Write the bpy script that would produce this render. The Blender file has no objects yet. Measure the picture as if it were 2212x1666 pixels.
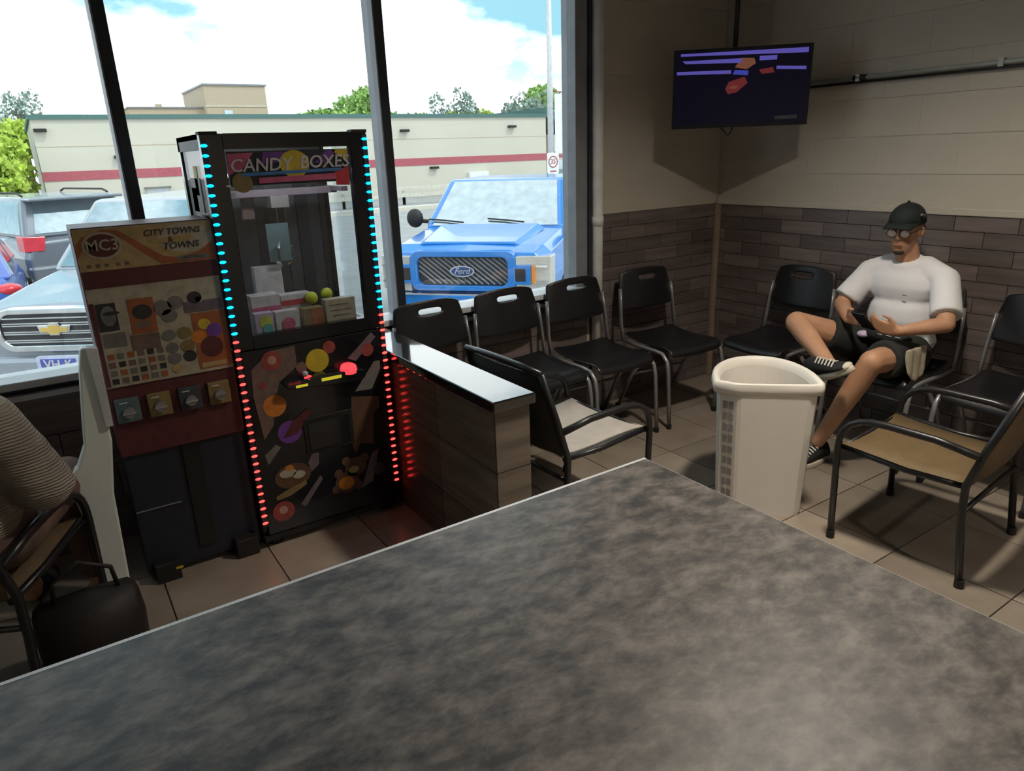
import bpy, bmesh, math, random
from mathutils import Vector, Matrix, Euler
random.seed(7)
PI = math.pi
S = bpy.context.scene
COL = S.collection

# ------------------------------------------------------------------ camera
YAW, PITCH, ROLL, FPX = math.radians(33.2), math.radians(18.4), math.radians(-2.06), 1515.0
EYE = 1.75
cf = Vector((math.sin(YAW)*math.cos(PITCH), math.cos(YAW)*math.cos(PITCH), -math.sin(PITCH)))
cr = Vector((math.cos(YAW), -math.sin(YAW), 0)); cu = cr.cross(cf)
r2 = cr*math.cos(ROLL)+cu*math.sin(ROLL); u2 = -cr*math.sin(ROLL)+cu*math.cos(ROLL)
cd = bpy.data.cameras.new('camera'); cam = bpy.data.objects.new('camera', cd); COL.objects.link(cam)
cam.matrix_world = Matrix(((r2.x, u2.x, -cf.x, 0), (r2.y, u2.y, -cf.y, 0), (r2.z, u2.z, -cf.z, EYE), (0, 0, 0, 1)))
cd.sensor_fit = 'HORIZONTAL'; cd.sensor_width = 36; cd.lens = FPX/2212*36; cd.clip_start = .02; cd.clip_end = 500
S.camera = cam

# ------------------------------------------------------------------ sky, sun, exposure
def build_world():
    w = bpy.data.worlds.new('sky'); S.world = w; w.use_nodes = True
    nt = w.node_tree; nt.nodes.clear(); N = nt.nodes.new; L = nt.links.new
    out = N('ShaderNodeOutputWorld'); bg = N('ShaderNodeBackground'); L(bg.outputs[0], out.inputs[0])
    tc = N('ShaderNodeTexCoord'); mp = N('ShaderNodeMapping'); L(tc.outputs['Generated'], mp.inputs[0])
    mp.inputs['Scale'].default_value = (1, 1, 2.2); mp.inputs['Location'].default_value = (.35, .1, .0); mp.inputs['Rotation'].default_value = (0, 0, math.radians(-25))
    no = N('ShaderNodeTexNoise'); no.inputs['Scale'].default_value = 3.4; no.inputs['Detail'].default_value = 6
    no.inputs['Roughness'].default_value = .52; L(mp.outputs[0], no.inputs[0])
    rp = N('ShaderNodeValToRGB'); rp.color_ramp.elements[0].position = .46; rp.color_ramp.elements[1].position = .545
    L(no.outputs[0], rp.inputs[0])
    sx = N('ShaderNodeSeparateXYZ'); L(tc.outputs['Generated'], sx.inputs[0])
    hz = N('ShaderNodeMapRange'); hz.inputs[1].default_value = .0; hz.inputs[2].default_value = .13; hz.inputs[3].default_value = 1; hz.inputs[4].default_value = 0
    L(sx.outputs[2], hz.inputs[0])
    mx = N('ShaderNodeMath'); mx.operation = 'MAXIMUM'; L(rp.outputs[0], mx.inputs[0]); L(hz.outputs[0], mx.inputs[1])
    mix = N('ShaderNodeMixRGB'); L(mx.outputs[0], mix.inputs[0])
    mix.inputs[1].default_value = (.36, .70, .86, 1); mix.inputs[2].default_value = (1.75, 1.8, 1.85, 1)
    L(mix.outputs[0], bg.inputs[0]); bg.inputs[1].default_value = 1.0
build_world()
sd = bpy.data.lights.new('sun', 'SUN'); sd.energy = 1.0; sd.angle = math.radians(6); sd.color = (1, .96, .88)
so = bpy.data.objects.new('sun', sd); COL.objects.link(so)
so.rotation_euler = (math.radians(38), 0, math.radians(28)); so.location = (0, 0, 30)
S.view_settings.view_transform = 'Standard'; S.view_settings.look = 'None'
S.view_settings.gamma = 1; S.view_settings.use_curve_mapping = False; S.view_settings.exposure = 0.52

# ------------------------------------------------------------------ materials
def s2l(c): return tuple(((v/255)/12.92 if v/255 <= .04045 else ((v/255+.055)/1.055)**2.4) for v in c)
M = {}
def mat(name, col, rough=.5, metal=0, var=.12, scale=8, bump=0, bscale=60, coat=0, spec=.5, emit=None, es=0, detail=3):
    m = bpy.data.materials.new(name); m.use_nodes = True; nt = m.node_tree; b = nt.nodes['Principled BSDF']
    N = nt.nodes.new; L = nt.links.new
    tc = N('ShaderNodeTexCoord')
    no = N('ShaderNodeTexNoise'); no.inputs['Scale'].default_value = scale; no.inputs['Detail'].default_value = detail
    L(tc.outputs['Object'], no.inputs[0])
    rp = N('ShaderNodeValToRGB'); e = rp.color_ramp.elements
    e[0].position = .3; e[1].position = .7
    e[0].color = tuple(v*(1-var) for v in col)+(1,); e[1].color = tuple(min(1, v*(1+var)) for v in col)+(1,)
    L(no.outputs[0], rp.inputs[0]); L(rp.outputs[0], b.inputs['Base Color'])
    b.inputs['Roughness'].default_value = rough; b.inputs['Metallic'].default_value = metal
    b.inputs['Coat Weight'].default_value = coat; b.inputs['Specular IOR Level'].default_value = spec
    if bump:
        n2 = N('ShaderNodeTexNoise'); n2.inputs['Scale'].default_value = bscale; L(tc.outputs['Object'], n2.inputs[0])
        bp = N('ShaderNodeBump'); bp.inputs['Strength'].default_value = bump; bp.inputs['Distance'].default_value = .01
        L(n2.outputs[0], bp.inputs['Height']); L(bp.outputs[0], b.inputs['Normal'])
    if emit:
        b.inputs['Emission Color'].default_value = emit+(1,); b.inputs['Emission Strength'].default_value = es
    M[name] = m; return m
def glass(name, tint=(.96, .98, .97), refl=.05, edge=.5):
    m = bpy.data.materials.new(name); m.use_nodes = True; nt = m.node_tree; nt.nodes.clear(); N = nt.nodes.new; L = nt.links.new
    out = N('ShaderNodeOutputMaterial'); mx = N('ShaderNodeMixShader'); tr = N('ShaderNodeBsdfTransparent'); gl = N('ShaderNodeBsdfGlossy')
    tr.inputs[0].default_value = tint+(1,); gl.inputs['Roughness'].default_value = .02
    lw = N('ShaderNodeLayerWeight'); lw.inputs[0].default_value = .25
    mr = N('ShaderNodeMapRange'); mr.inputs[3].default_value = refl; mr.inputs[4].default_value = edge
    L(lw.outputs['Facing'], mr.inputs[0]); L(mr.outputs[0], mx.inputs[0]); L(tr.outputs[0], mx.inputs[1]); L(gl.outputs[0], mx.inputs[2]); L(mx.outputs[0], out.inputs[0])
    M[name] = m; return m
def table_mat():
    m = bpy.data.materials.new('laminate'); m.use_nodes = True; nt = m.node_tree; b = nt.nodes['Principled BSDF']; N = nt.nodes.new; L = nt.links.new
    tc = N('ShaderNodeTexCoord'); n1 = N('ShaderNodeTexNoise'); n1.inputs['Scale'].default_value = 10.5; n1.inputs['Detail'].default_value = 9; n1.inputs['Roughness'].default_value = .66
    n1.inputs['Distortion'].default_value = .15
    mp = N('ShaderNodeMapping'); mp.inputs['Scale'].default_value = (1.0, 1.6, 1); mp.inputs['Rotation'].default_value = (0, 0, .5)
    L(tc.outputs['Object'], mp.inputs[0]); L(mp.outputs[0], n1.inputs[0])
    rp = N('ShaderNodeValToRGB'); e = rp.color_ramp.elements; e[0].position = .38; e[0].color = (.030, .028, .027, 1); e[1].position = .66; e[1].color = (.19, .166, .148, 1)
    x = rp.color_ramp.elements.new(.5); x.color = (.092, .081, .072, 1)
    L(n1.outputs[0], rp.inputs[0]); L(rp.outputs[0], b.inputs['Base Color'])
    b.inputs['Roughness'].default_value = .46; b.inputs['Specular IOR Level'].default_value = .62
    M['laminate'] = m
table_mat()
def wood_tile(name, c0, c1, rough, sc=(1.2, 1.2, 14)):
    m = bpy.data.materials.new(name); m.use_nodes = True; nt = m.node_tree; b = nt.nodes['Principled BSDF']; N = nt.nodes.new; L = nt.links.new
    tc = N('ShaderNodeTexCoord'); oi = N('ShaderNodeObjectInfo'); mp = N('ShaderNodeMapping'); mp.inputs['Scale'].default_value = sc
    ad = N('ShaderNodeVectorMath'); ad.operation = 'ADD'; L(tc.outputs['Object'], ad.inputs[0]); L(oi.outputs['Location'], ad.inputs[1])
    L(ad.outputs[0], mp.inputs[0]); no = N('ShaderNodeTexNoise'); no.inputs['Scale'].default_value = 2; no.inputs['Detail'].default_value = 5; L(mp.outputs[0], no.inputs[0])
    rp = N('ShaderNodeValToRGB'); e = rp.color_ramp.elements; e[0].position = .3; e[0].color = c0+(1,); e[1].position = .7; e[1].color = c1+(1,)
    L(no.outputs[0], rp.inputs[0])
    hs = N('ShaderNodeHueSaturation'); mr = N('ShaderNodeMapRange'); mr.inputs[3].default_value = .75; mr.inputs[4].default_value = 1.25
    L(oi.outputs['Random'], mr.inputs[0]); L(mr.outputs[0], hs.inputs['Value']); L(rp.outputs[0], hs.inputs['Color']); L(hs.outputs[0], b.inputs['Base Color'])
    b.inputs['Roughness'].default_value = rough
    M[name] = m
wood_tile('divider_tile', (.12, .096, .075), (.20, .165, .13), .2)
wood_tile('brick', (.10, .080, .075), (.18, .145, .135), .33)
wood_tile('floor_tile', (.22, .18, .145), (.31, .26, .21), .3, (2, 2, 2))
mat('paint', (.50, .455, .385), .6, var=.05, scale=3, bump=.15, bscale=90)
mat('grout', (.10, .085, .07), .9)
mat('ceiling_white', (.5, .48, .45), .8)
mat('black_plastic', (.012, .012, .014), .3, bump=.12, bscale=400)
mat('black_gloss', (.006, .007, .010), .22, coat=.3)
mat('black_matte', (.012, .011, .011), .6)
mat('black_metal', (.013, .013, .014), .35, spec=.6)
mat('cap_black', (.012, .012, .013), .12, spec=1.0, coat=1)
mat('gray_metal', (.30, .30, .31), .35, metal=.55)
mat('chrome', (.75, .75, .76), .15, metal=1)
mat('mullion', (.030, .036, .046), .4, metal=.2)
mat('sill_white', (.62, .63, .66), .4)
mat('frame_gray', (.24, .245, .27), .5, metal=.1)
mat('pipe_white', (.74, .73, .71), .45)
mat('corner_trim', (.30, .22, .15), .5)
mat('sling', (.17, .115, .055), .5, var=.12, scale=14, bump=.4, bscale=300)
mat('bin_plastic', (.78, .74, .68), .4, var=.02)
mat('vent_grey', (.27, .25, .24), .5)
mat('panel_white', (.78, .82, .79), .35, var=.03)
mat('skin', (.50, .27, .16), .5, var=.08, scale=12)
mat('tshirt', (.72, .72, .74), .85, var=.04, bump=.25, bscale=12)
mat('shorts', (.018, .019, .016), .85)
mat('hair', (.02, .014, .010), .7)
mat('cap', (.006, .011, .010), .8)
mat('cap_logo', (.15, .15, .14), .7)
mat('canvas', (.012, .012, .013), .8)
mat('sole', (.60, .54, .43), .6)
mat('lace', (.68, .65, .58), .7)
mat('lips', (.30, .11, .08), .5)
mat('tan_cloth', (.42, .37, .27), .9, var=.2, scale=10)
mat('trousers', (.17, .105, .085), .85, var=.3, scale=9)
mat('phone', (.010, .010, .012), .25)
mat('tv_black', (.006, .006, .009), .3)
mat('screen', (.004, .004, .008), .18, emit=(.015, .011, .04), es=.1)
mat('glare_violet', (.02, .02, .05), .3, emit=(.16, .13, .62), es=.36)  # ceiling light reflections on the TV, painted as violet emission
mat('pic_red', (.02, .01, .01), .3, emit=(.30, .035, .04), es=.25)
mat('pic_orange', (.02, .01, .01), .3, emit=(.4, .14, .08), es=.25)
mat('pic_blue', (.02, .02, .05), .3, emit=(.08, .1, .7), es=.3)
mat('led_blue', (.05, .3, .5), .3, emit=(.0, .50, 1.0), es=3.2)
mat('led_red', (.5, .03, .02), .3, emit=(1.0, .035, .03), es=3.6)
mat('strip', (.02, .025, .035), .4)
mat('lamp_panel', (.8, .8, .78), .5, emit=(1.0, .90, .76), es=330)
glass('pane'); glass('cabinet_glass', (.93, .95, .96), .03, .3)
m = glass('eyeglass', (.75, .75, .75), .2, .5)
def ribbed(name, col):
    mat(name, col, .95, var=.25, scale=6); mm = M[name]; nt = mm.node_tree; b = nt.nodes['Principled BSDF']
    wv = nt.nodes.new('ShaderNodeTexWave'); wv.bands_direction = 'Z'; wv.inputs['Scale'].default_value = 30; wv.inputs['Distortion'].default_value = 2.5
    tc = nt.nodes.new('ShaderNodeTexCoord'); nt.links.new(tc.outputs['Object'], wv.inputs[0])
    bp = nt.nodes.new('ShaderNodeBump'); bp.inputs['Strength'].default_value = .8; bp.inputs['Distance'].default_value = .012
    nt.links.new(wv.outputs[0], bp.inputs['Height']); nt.links.new(bp.outputs[0], b.inputs['Normal'])
ribbed('sweater', (.50, .44, .36))
for n, c in dict(p_red=(.45, .03, .04), p_yellow=(.55, .42, .03), p_orange=(.60, .20, .03), p_purple=(.16, .05, .30), p_pink=(.5, .10, .20), p_blue=(.05, .18, .45), p_white=(.55, .53, .55),
                 p_tan=(.17, .11, .09), p_brown=(.11, .055, .032), p_mauve=(.14, .11, .125), p_cream=(.42, .37, .28), p_gold=(.42, .30, .13), p_maroon=(.10, .022, .025), p_rust=(.33, .10, .035),
                 p_grey=(.17, .16, .145), p_dark=(.03, .028, .028), p_teal=(.10, .16, .17), p_navy=(.015, .018, .030), p_lime=(.50, .55, .03), p_lilac=(.50, .42, .60), p_aqua=(.10, .45, .45), p_olive=(.22, .16, .06), p_slate=(.05, .055, .07), p_rose=(.50, .27, .22), p_glowred=(.30, .06, .05)).items():
    mat(n, c, .45, var=.18, scale=25)
mat('fill_glow', (.8, .8, .8), .4, emit=(.9, .95, 1.0), es=16)  # glow of the fill strip added for the prizes
mat('btn_red', (.6, .05, .04), .3, emit=(1, .06, .08), es=.8)
mat('btn_yellow', (.5, .45, .05), .3, emit=(.75, .65, .03), es=.35)
mat('asphalt', (.33, .325, .32), .9, var=.12, scale=1.5)
mat('kerb', (.62, .58, .5), .9)
mat('cream_wall', (.60, .565, .48), .85, var=.03, scale=.4)
mat('stripe_red', (.42, .10, .125), .8)
mat('roof_green', (.075, .16, .15), .7)
mat('far_brick', (.50, .40, .29), .9, var=.05)
mat('leaf_lime', (.46, .60, .09), .8, var=.35, scale=1.2)
mat('leaf_green', (.26, .42, .11), .8, var=.4, scale=1.2)
mat('leaf_grey', (.26, .34, .29), .8, var=.3, scale=1.2)
mat('bark', (.10, .075, .05), .9)
mat('pole_grey', (.62, .62, .64), .6)
mat('banner', (.78, .82, .84), .8)
mat('car_blue', (.012, .20, .62), .22, coat=.6, var=.03)
mat('car_silver', (.33, .36, .41), .25, metal=.35, coat=.5, var=.03)
mat('car_grey', (.20, .22, .25), .25, metal=.3, coat=.5, var=.03)
mat('car_white', (.70, .73, .78), .25, coat=.5, var=.02)
mat('car_dkblue', (.04, .12, .45), .25, coat=.5)
mat('tyre', (.02, .02, .02), .85); mat('car_glass', (.36, .44, .48), .05, metal=.75)
mat('grille', (.018, .018, .02), .45); mat('amber', (.75, .25, .04), .3); mat('lamp_lens', (.52, .50, .45), .15, coat=.5)
mat('tail_red', (.65, .02, .04), .25, coat=.5); mat('gold', (.70, .47, .13), .3, metal=.5); mat('emblem_blue', (.03, .06, .22), .25)
mat('plate', (.55, .58, .75), .5); mat('plate_blue', (.07, .10, .42), .5)

# ------------------------------------------------------------------ mesh helpers
class MB:
    def __init__(s): s.v = []; s.f = []
    def add(s, vs, fs, mx=None):
        o = len(s.v)
        s.v += [tuple(mx @ Vector(p)) if mx else tuple(p) for p in vs]; s.f += [tuple(i+o for i in f) for f in fs]; return s
    def box(s, x0, x1, y0, y1, z0, z1, mx=None):
        v = [(x, y, z) for z in (z0, z1) for y in (y0, y1) for x in (x0, x1)]
        return s.add(v, [(0, 2, 3, 1), (4, 5, 7, 6), (0, 1, 5, 4), (2, 6, 7, 3), (0, 4, 6, 2), (1, 3, 7, 5)], mx)
    def hexa(s, b, t):
        return s.add(list(b)+list(t), [(3, 2, 1, 0), (4, 5, 6, 7), (0, 1, 5, 4), (1, 2, 6, 5), (2, 3, 7, 6), (3, 0, 4, 7)])
    def tube(s, path, r, n=8, sq=1.0):
        P = [Vector(p) for p in path]; R = r if isinstance(r, (list, tuple)) else [r]*len(P)
        rings = []; up = None
        for i, p in enumerate(P):
            d = (P[min(i+1, len(P)-1)]-P[max(i-1, 0)]).normalized()
            if up is None:
                up = Vector((0, 0, 1)) if abs(d.z) < .9 else Vector((1, 0, 0))
            a = d.cross(up).normalized(); up = a.cross(d).normalized()
            rings.append([p+(a*math.cos(2*PI*k/n)+up*math.sin(2*PI*k/n)*sq)*R[i] for k in range(n)])
        return s.loft(rings)
    def loft(s, rings, cap=True, closed=True):
        n = len(rings[0]); o = len(s.v)
        for r in rings: s.v += [tuple(p) for p in r]
        for i in range(len(rings)-1):
            for k in range(n if closed else n-1):
                k2 = (k+1) % n
                s.f.append((o+i*n+k, o+i*n+k2, o+(i+1)*n+k2, o+(i+1)*n+k))
        if cap:
            s.f.append(tuple(o+k for k in range(n-1, -1, -1))); s.f.append(tuple(o+(len(rings)-1)*n+k for k in range(n)))
        return s
    def ell(s, c, r, n=14, m=8, mx=None):
        c = Vector(c); r = r if isinstance(r, (tuple, list)) else (r, r, r); vs = []; fs = []
        for i in range(1, m):
            t = PI*i/m
            for k in range(n):
                a = 2*PI*k/n; vs.append((c.x+r[0]*math.sin(t)*math.cos(a), c.y+r[1]*math.sin(t)*math.sin(a), c.z+r[2]*math.cos(t)))
        vs += [(c.x, c.y, c.z+r[2]), (c.x, c.y, c.z-r[2])]; T = len(vs)-2; B = T+1
        for i in range(m-2):
            for k in range(n): fs.append((i*n+k, (i+1)*n+k, (i+1)*n+(k+1) % n, i*n+(k+1) % n))
        for k in range(n): fs.append((T, k, (k+1) % n)); fs.append((B, (m-2)*n+(k+1) % n, (m-2)*n+k))
        return s.add(vs, fs, mx)
    def capsule(s, a, b, ra, rb, n=12):
        s.tube([a, b], [ra, rb], n); s.ell(a, ra, n, 8); s.ell(b, rb, n, 8); return s
    def prism(s, poly, d0, d1, plane='xz'):
        def P(p, d): return (p[0], d, p[1]) if plane == 'xz' else ((p[0], p[1], d) if plane == 'xy' else (d, p[0], p[1]))
        n = len(poly); v = [P(p, d0) for p in poly]+[P(p, d1) for p in poly]
        return s.add(v, [tuple(range(n)), tuple(range(2*n-1, n-1, -1))]+[(k, n+k, n+(k+1) % n, (k+1) % n) for k in range(n)])
    def disc(s, x, z, r, d0, d1, rz=None, n=20, plane='xz', a0=0):
        rz = rz or r
        return s.prism([(x+r*math.cos(2*PI*k/n+a0), z+rz*math.sin(2*PI*k/n+a0)) for k in range(n)], d0, d1, plane)
    def lathe(s, prof, n=20, c=(0, 0, 0)):
        return s.loft([[(c[0]+r*math.cos(2*PI*k/n), c[1]+r*math.sin(2*PI*k/n), c[2]+z) for k in range(n)] for r, z in prof])
def fixn(me):
    bm = bmesh.new(); bm.from_mesh(me); bmesh.ops.recalc_face_normals(bm, faces=bm.faces); bm.to_mesh(me); bm.free()
def obj(name, mb, mt, parent=None, smooth=False, bevel=0, seg=2, solid=0, sub=0, loc=None, normals=True):
    me = bpy.data.meshes.new(name); me.from_pydata(mb.v, [], mb.f); 
    if normals: fixn(me)
    if smooth:
        me.polygons.foreach_set('use_smooth', [True]*len(me.polygons))
    me.materials.append(M[mt]); o = bpy.data.objects.new(name, me); COL.objects.link(o); o.parent = parent
    if loc: o.location = loc
    if solid: q = o.modifiers.new('s', 'SOLIDIFY'); q.thickness = solid; q.offset = 0
    if bevel:
        q = o.modifiers.new('b', 'BEVEL'); q.width = bevel; q.segments = seg; q.limit_method = 'ANGLE'; q.angle_limit = .6
    if sub: q = o.modifiers.new('u', 'SUBSURF'); q.levels = sub; q.render_levels = sub
    return o
def remesh(o, vox, it=6, fac=.5):
    q = o.modifiers.new('r', 'REMESH'); q.mode = 'VOXEL'; q.voxel_size = vox; q.use_smooth_shade = True
    q = o.modifiers.new('m', 'SMOOTH'); q.factor = fac; q.iterations = it
    bpy.context.view_layer.update(); dg = bpy.context.evaluated_depsgraph_get()
    me = bpy.data.meshes.new_from_object(o.evaluated_get(dg)); mt = o.data.materials[0]
    o.modifiers.clear(); o.data = me
    if not me.materials: me.materials.append(mt)
    me.polygons.foreach_set('use_smooth', [True]*len(me.polygons)); return o
def tag(o, label, cat, group=None):
    o['label'] = label; o['category'] = cat
    if group: o['group'] = group
    return o
def thing(name, label, cat, loc=(0, 0, 0), rz=0, group=None):
    o = bpy.data.objects.new(name, None); o.empty_display_size = .1; COL.objects.link(o)
    o.location = loc; o.rotation_euler = (0, 0, rz); return tag(o, label, cat, group)
def struct(name, mb, mt, label=None, parent=None, **k):
    o = obj(name, mb, mt, parent, **k)
    if parent is None: o['kind'] = 'structure'
    if label: o['label'] = label
    return o
def box(x0, x1, y0, y1, z0, z1): return MB().box(x0, x1, y0, y1, z0, z1)
def inst(name, me, mt, parent, loc, rz=0, scale=None):
    o = bpy.data.objects.new(name, me); COL.objects.link(o); o.parent = parent; o.location = loc; o.rotation_euler = (0, 0, rz)
    if scale: o.scale = scale
    return o
def mesh(mb, mt, name='piece'):
    me = bpy.data.meshes.new(name); me.from_pydata(mb.v, [], mb.f); fixn(me); me.materials.append(M[mt]); return me
def dup(root, loc, rz, label=None, group=None):
    r = root.copy(); COL.objects.link(r); r.location = loc; r.rotation_euler = (0, 0, rz)
    if label: r['label'] = label
    if group: r['group'] = group
    for ch in list(root.children):
        c = ch.copy(); COL.objects.link(c); c.parent = r
        for g in ch.children:
            d = g.copy(); COL.objects.link(d); d.parent = c
    return r
def text(s, size, depth, mx, name, mt, parent, shear=0):
    cu_ = bpy.data.curves.new('t', 'FONT'); cu_.body = s; cu_.size = size; cu_.extrude = depth; cu_.align_x = 'CENTER'; cu_.align_y = 'CENTER'; cu_.shear = shear; cu_.resolution_u = 3; cu_.offset = size*.012
    o = bpy.data.objects.new('t', cu_); COL.objects.link(o); bpy.context.view_layer.update()
    me = bpy.data.meshes.new_from_object(o.evaluated_get(bpy.context.evaluated_depsgraph_get())); bpy.data.objects.remove(o); bpy.data.curves.remove(cu_)
    me.transform(mx); me.materials.clear(); me.materials.append(M[mt]); q = bpy.data.objects.new(name, me); COL.objects.link(q); q.parent = parent; return q
FRONT = lambda x, y, z: Matrix.Translation((x, y, z)) @ Matrix.Rotation(PI/2, 4, 'X')      # text facing -y
def roundrect(x0, x1, z0, z1, r, n=5):
    out = []
    for cx_, cz_, a in ((x1-r, z1-r, 0), (x0+r, z1-r, PI/2), (x0+r, z0+r, PI), (x1-r, z0+r, 1.5*PI)):
        out += [(cx_+r*math.cos(a+PI/2*k/n), cz_+r*math.sin(a+PI/2*k/n)) for k in range(n+1)]
    return out

# ================================================================== ROOM
XW, YW, XL, YB, CZ = 4.30, 3.66, -3.6, -3.2, 3.05
WT = 1.335                                     # top of the dark wainscot
floor = struct('floor', box(XL-.2, XW+.2, YB-.2, YW+.2, -.2, -.012), 'grout', 'beige ceramic tile floor')
T = .46; tile_me = mesh(box(.003, T-.003, .003, T-.003, -.012, 0), 'floor_tile')
for i in range(13):
    for j in range(8):
        x, y = XW-.002-(i+1)*T, YW-.002-(j+1)*T
        inst('tile', tile_me, None, floor, (x, y, 0))
struct('ceiling', box(XL-.2, XW+.2, YB-.2, YW+.2, CZ, CZ+.2), 'ceiling_white', 'pale ceiling above the dining room')
struct('wall_back', box(XL-.2, XW+.2, YB-.2, YB, 0, CZ), 'paint', 'painted wall behind the tables')
# right wall: blocks over bricks
def pieces(parent, name, u0, u1, z0, z1, cu_, cz_, place, mt, depth, gap=.004, off=.5):
    rows = max(1, round((z1-z0)/cz_)); ch = (z1-z0)/rows; cache = {}; vg = gap if name == 'brick' else gap*.35
    for r in range(rows):
        a = u0-(cu_*off if r % 2 else 0)
        while a < u1-1e-6:
            p, q = max(a, u0), min(a+cu_, u1); a += cu_
            if q-p < .03: continue
            k = round(q-p, 3)
            if k not in cache: cache[k] = mesh(box(-k/2+vg/2, k/2-vg/2, -depth, 0, -ch/2+gap/2, ch/2-gap/2), mt)
            loc, rz = place((p+q)/2, z0+(r+.5)*ch); inst(name, cache[k], None, parent, loc, rz)
wr = struct('wall_right', box(XW, XW+.2, YB-.2, YW+.2, 0, CZ), 'paint', 'block wall, cream above and dark brick tile below')
obj('mortar_bed', box(XW-.008, XW, YB, YW, 0, WT), 'grout', wr)
onR = lambda u, z: ((XW, u, z), -PI/2)         # local -y points to -x
pieces(wr, 'brick', 1.0, YW, 0, WT, .32, .089, onR, 'brick', .018)
pieces(wr, 'block', .4, YW, WT, CZ, .46, .2286, onR, 'paint', .005, gap=.0022)
struct('wall_right_lower', box(XW-.016, XW, YB, 1.0, 0, WT), 'brick', 'dark brick tile on the right wall'); struct('wall_right_upper', box(XW-.016, XW, YB, .4, WT, CZ), 'paint', 'cream block wall')
# window wall
wf = struct('wall_front', box(3.02, XW, YW, YW+.2, 0, CZ), 'paint', 'narrow wall between the window and the corner')
obj('mortar_bed', box(3.05, XW, YW-.008, YW, 0, WT), 'grout', wf)
onF = lambda u, z: ((u, YW, z), 0)
pieces(wf, 'brick', 3.06, XW-.018, 0, WT, .32, .089, onF, 'brick', .018)
pieces(wf, 'block', 3.06, XW-.016, WT, CZ, .46, .2286, onF, 'paint', .005, gap=.0022)
wl = struct('wall_front_lower', box(XL-.2, 3.02, YW, YW+.2, 0, .80), 'grout', 'low dark tiled wall under the window')
pieces(wl, 'brick', -.9, 3.02, 0, .80, .40, .2, onF, 'brick', .018)
struct('wall_front_header', box(XL-.2, 3.02, YW, YW+.2, 2.92, CZ), 'paint', 'wall strip above the window')
# big window
win = struct('window_1', box(XL-.2, 3.02, YW+.02, YW+.12, .80, .845), 'mullion', 'large shopfront window with dark mullions')
obj('sill', box(XL-.2, 3.02, YW-.07, YW+.14, .845, .88), 'sill_white', win, bevel=.006)
obj('sill_ledge', box(XL-.2, 3.02, YW-.035, YW, .785, .81), 'sill_white', win)
obj('head_rail', box(XL-.2, 3.02, YW+.02, YW+.12, 2.86, 2.92), 'mullion', win)
for x in (-2.12, -.86, .405, 1.665):
    obj('mullion', box(x-.025, x+.025, YW-.0, YW+.12, .88, 2.86), 'mullion', win, bevel=.004)
    obj('mullion_cover', box(x-.032, x-.025, YW-.0, YW+.13, .88, 2.86), 'frame_gray', win)
obj('jamb', box(2.925, 3.02, YW-.02, YW+.12, .88, 2.86), 'frame_gray', win, bevel=.004)
obj('jamb_stop', box(3.02, 3.045, YW-.035, YW+.01, .80, CZ), 'mullion', win)
xs = [XL-.1, -2.145, -.885, .38, 1.64, 2.925]
for a, b in zip(xs[:-1], xs[1:]):
    obj('pane', box(a+.05 if a > XL else a, b, YW+.055, YW+.063, .88, 2.86), 'pane', win)
pp = struct('trim_1', MB().tube([(3.085, YW-.042, .9-.9), (3.085, YW-.042, CZ)], .037, 14), 'pipe_white', 'white pipe beside the window jamb', smooth=True)
obj('coupling', MB().tube([(3.085, YW-.042, 1.27), (3.085, YW-.042, 1.33)], .042, 14), 'pipe_white', pp, smooth=True)
struct('trim_2', box(XW-.055, XW-.018, YW-.055, YW-.018, 0, WT), 'corner_trim', 'tan corner trim where the tiled walls meet', bevel=.006)
struct('trim_3', box(XW-.028, XW-.016, .4, YW-.016, WT-.004, WT+.035), 'paint', 'cream ledge over the dark tile', bevel=.004)
# left wall with its own big window
struct('wall_left', box(XL-.2, XL, YB-.2, YW+.2, 0, CZ), 'paint', 'painted wall at the far side of the room')
# half wall
hw = struct('wall_divider', box(1.345, 1.485, 2.18, YW-.018, 0, .80), 'grout', 'low tiled partition with a glossy black top')
dv = {}
for r in range(3):
    z0, z1 = r*.2667, (r+1)*.2667
    for k in range(3):
        y1 = 3.64-k*.49; y0 = y1-.486
        mbx = box(1.332, 1.345, y0, y1, z0+.002, z1-.002); obj('tile', mbx, 'divider_tile', hw)
        obj('tile', box(1.485, 1.498, y0, y1, z0+.002, z1-.002), 'divider_tile', hw)
    obj('tile', box(1.334, 1.496, 2.166, 2.18, z0+.002, z1-.002), 'divider_tile', hw)
obj('cap', box(1.315, 1.515, 2.145, YW-.02, .80, .845), 'cap_black', hw, bevel=.006)
# ceiling lamps: round cans with a deep collar
for k, (x, y) in enumerate(((2.45, 1.42), (1.9, -1.9))):
    t = thing('ceiling_light', ('round can light in the ceiling over the waiting chairs', 'round can light at the back of the room')[k], 'light', (x, y, CZ), 0, 'round can lights in the ceiling')
    ring_ = lambda r, z: [(r*math.cos(2*PI*j/24), r*math.sin(2*PI*j/24), z) for j in range(24)]
    obj('collar', MB().loft([ring_(.135, 0), ring_(.135, -.11), ring_(.15, -.11), ring_(.15, 0)], cap=False), 'black_matte', t)
    obj('diffuser', MB().loft([ring_(.13, -.012), ring_(.13, -.004)]), 'lamp_panel', t)

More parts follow.
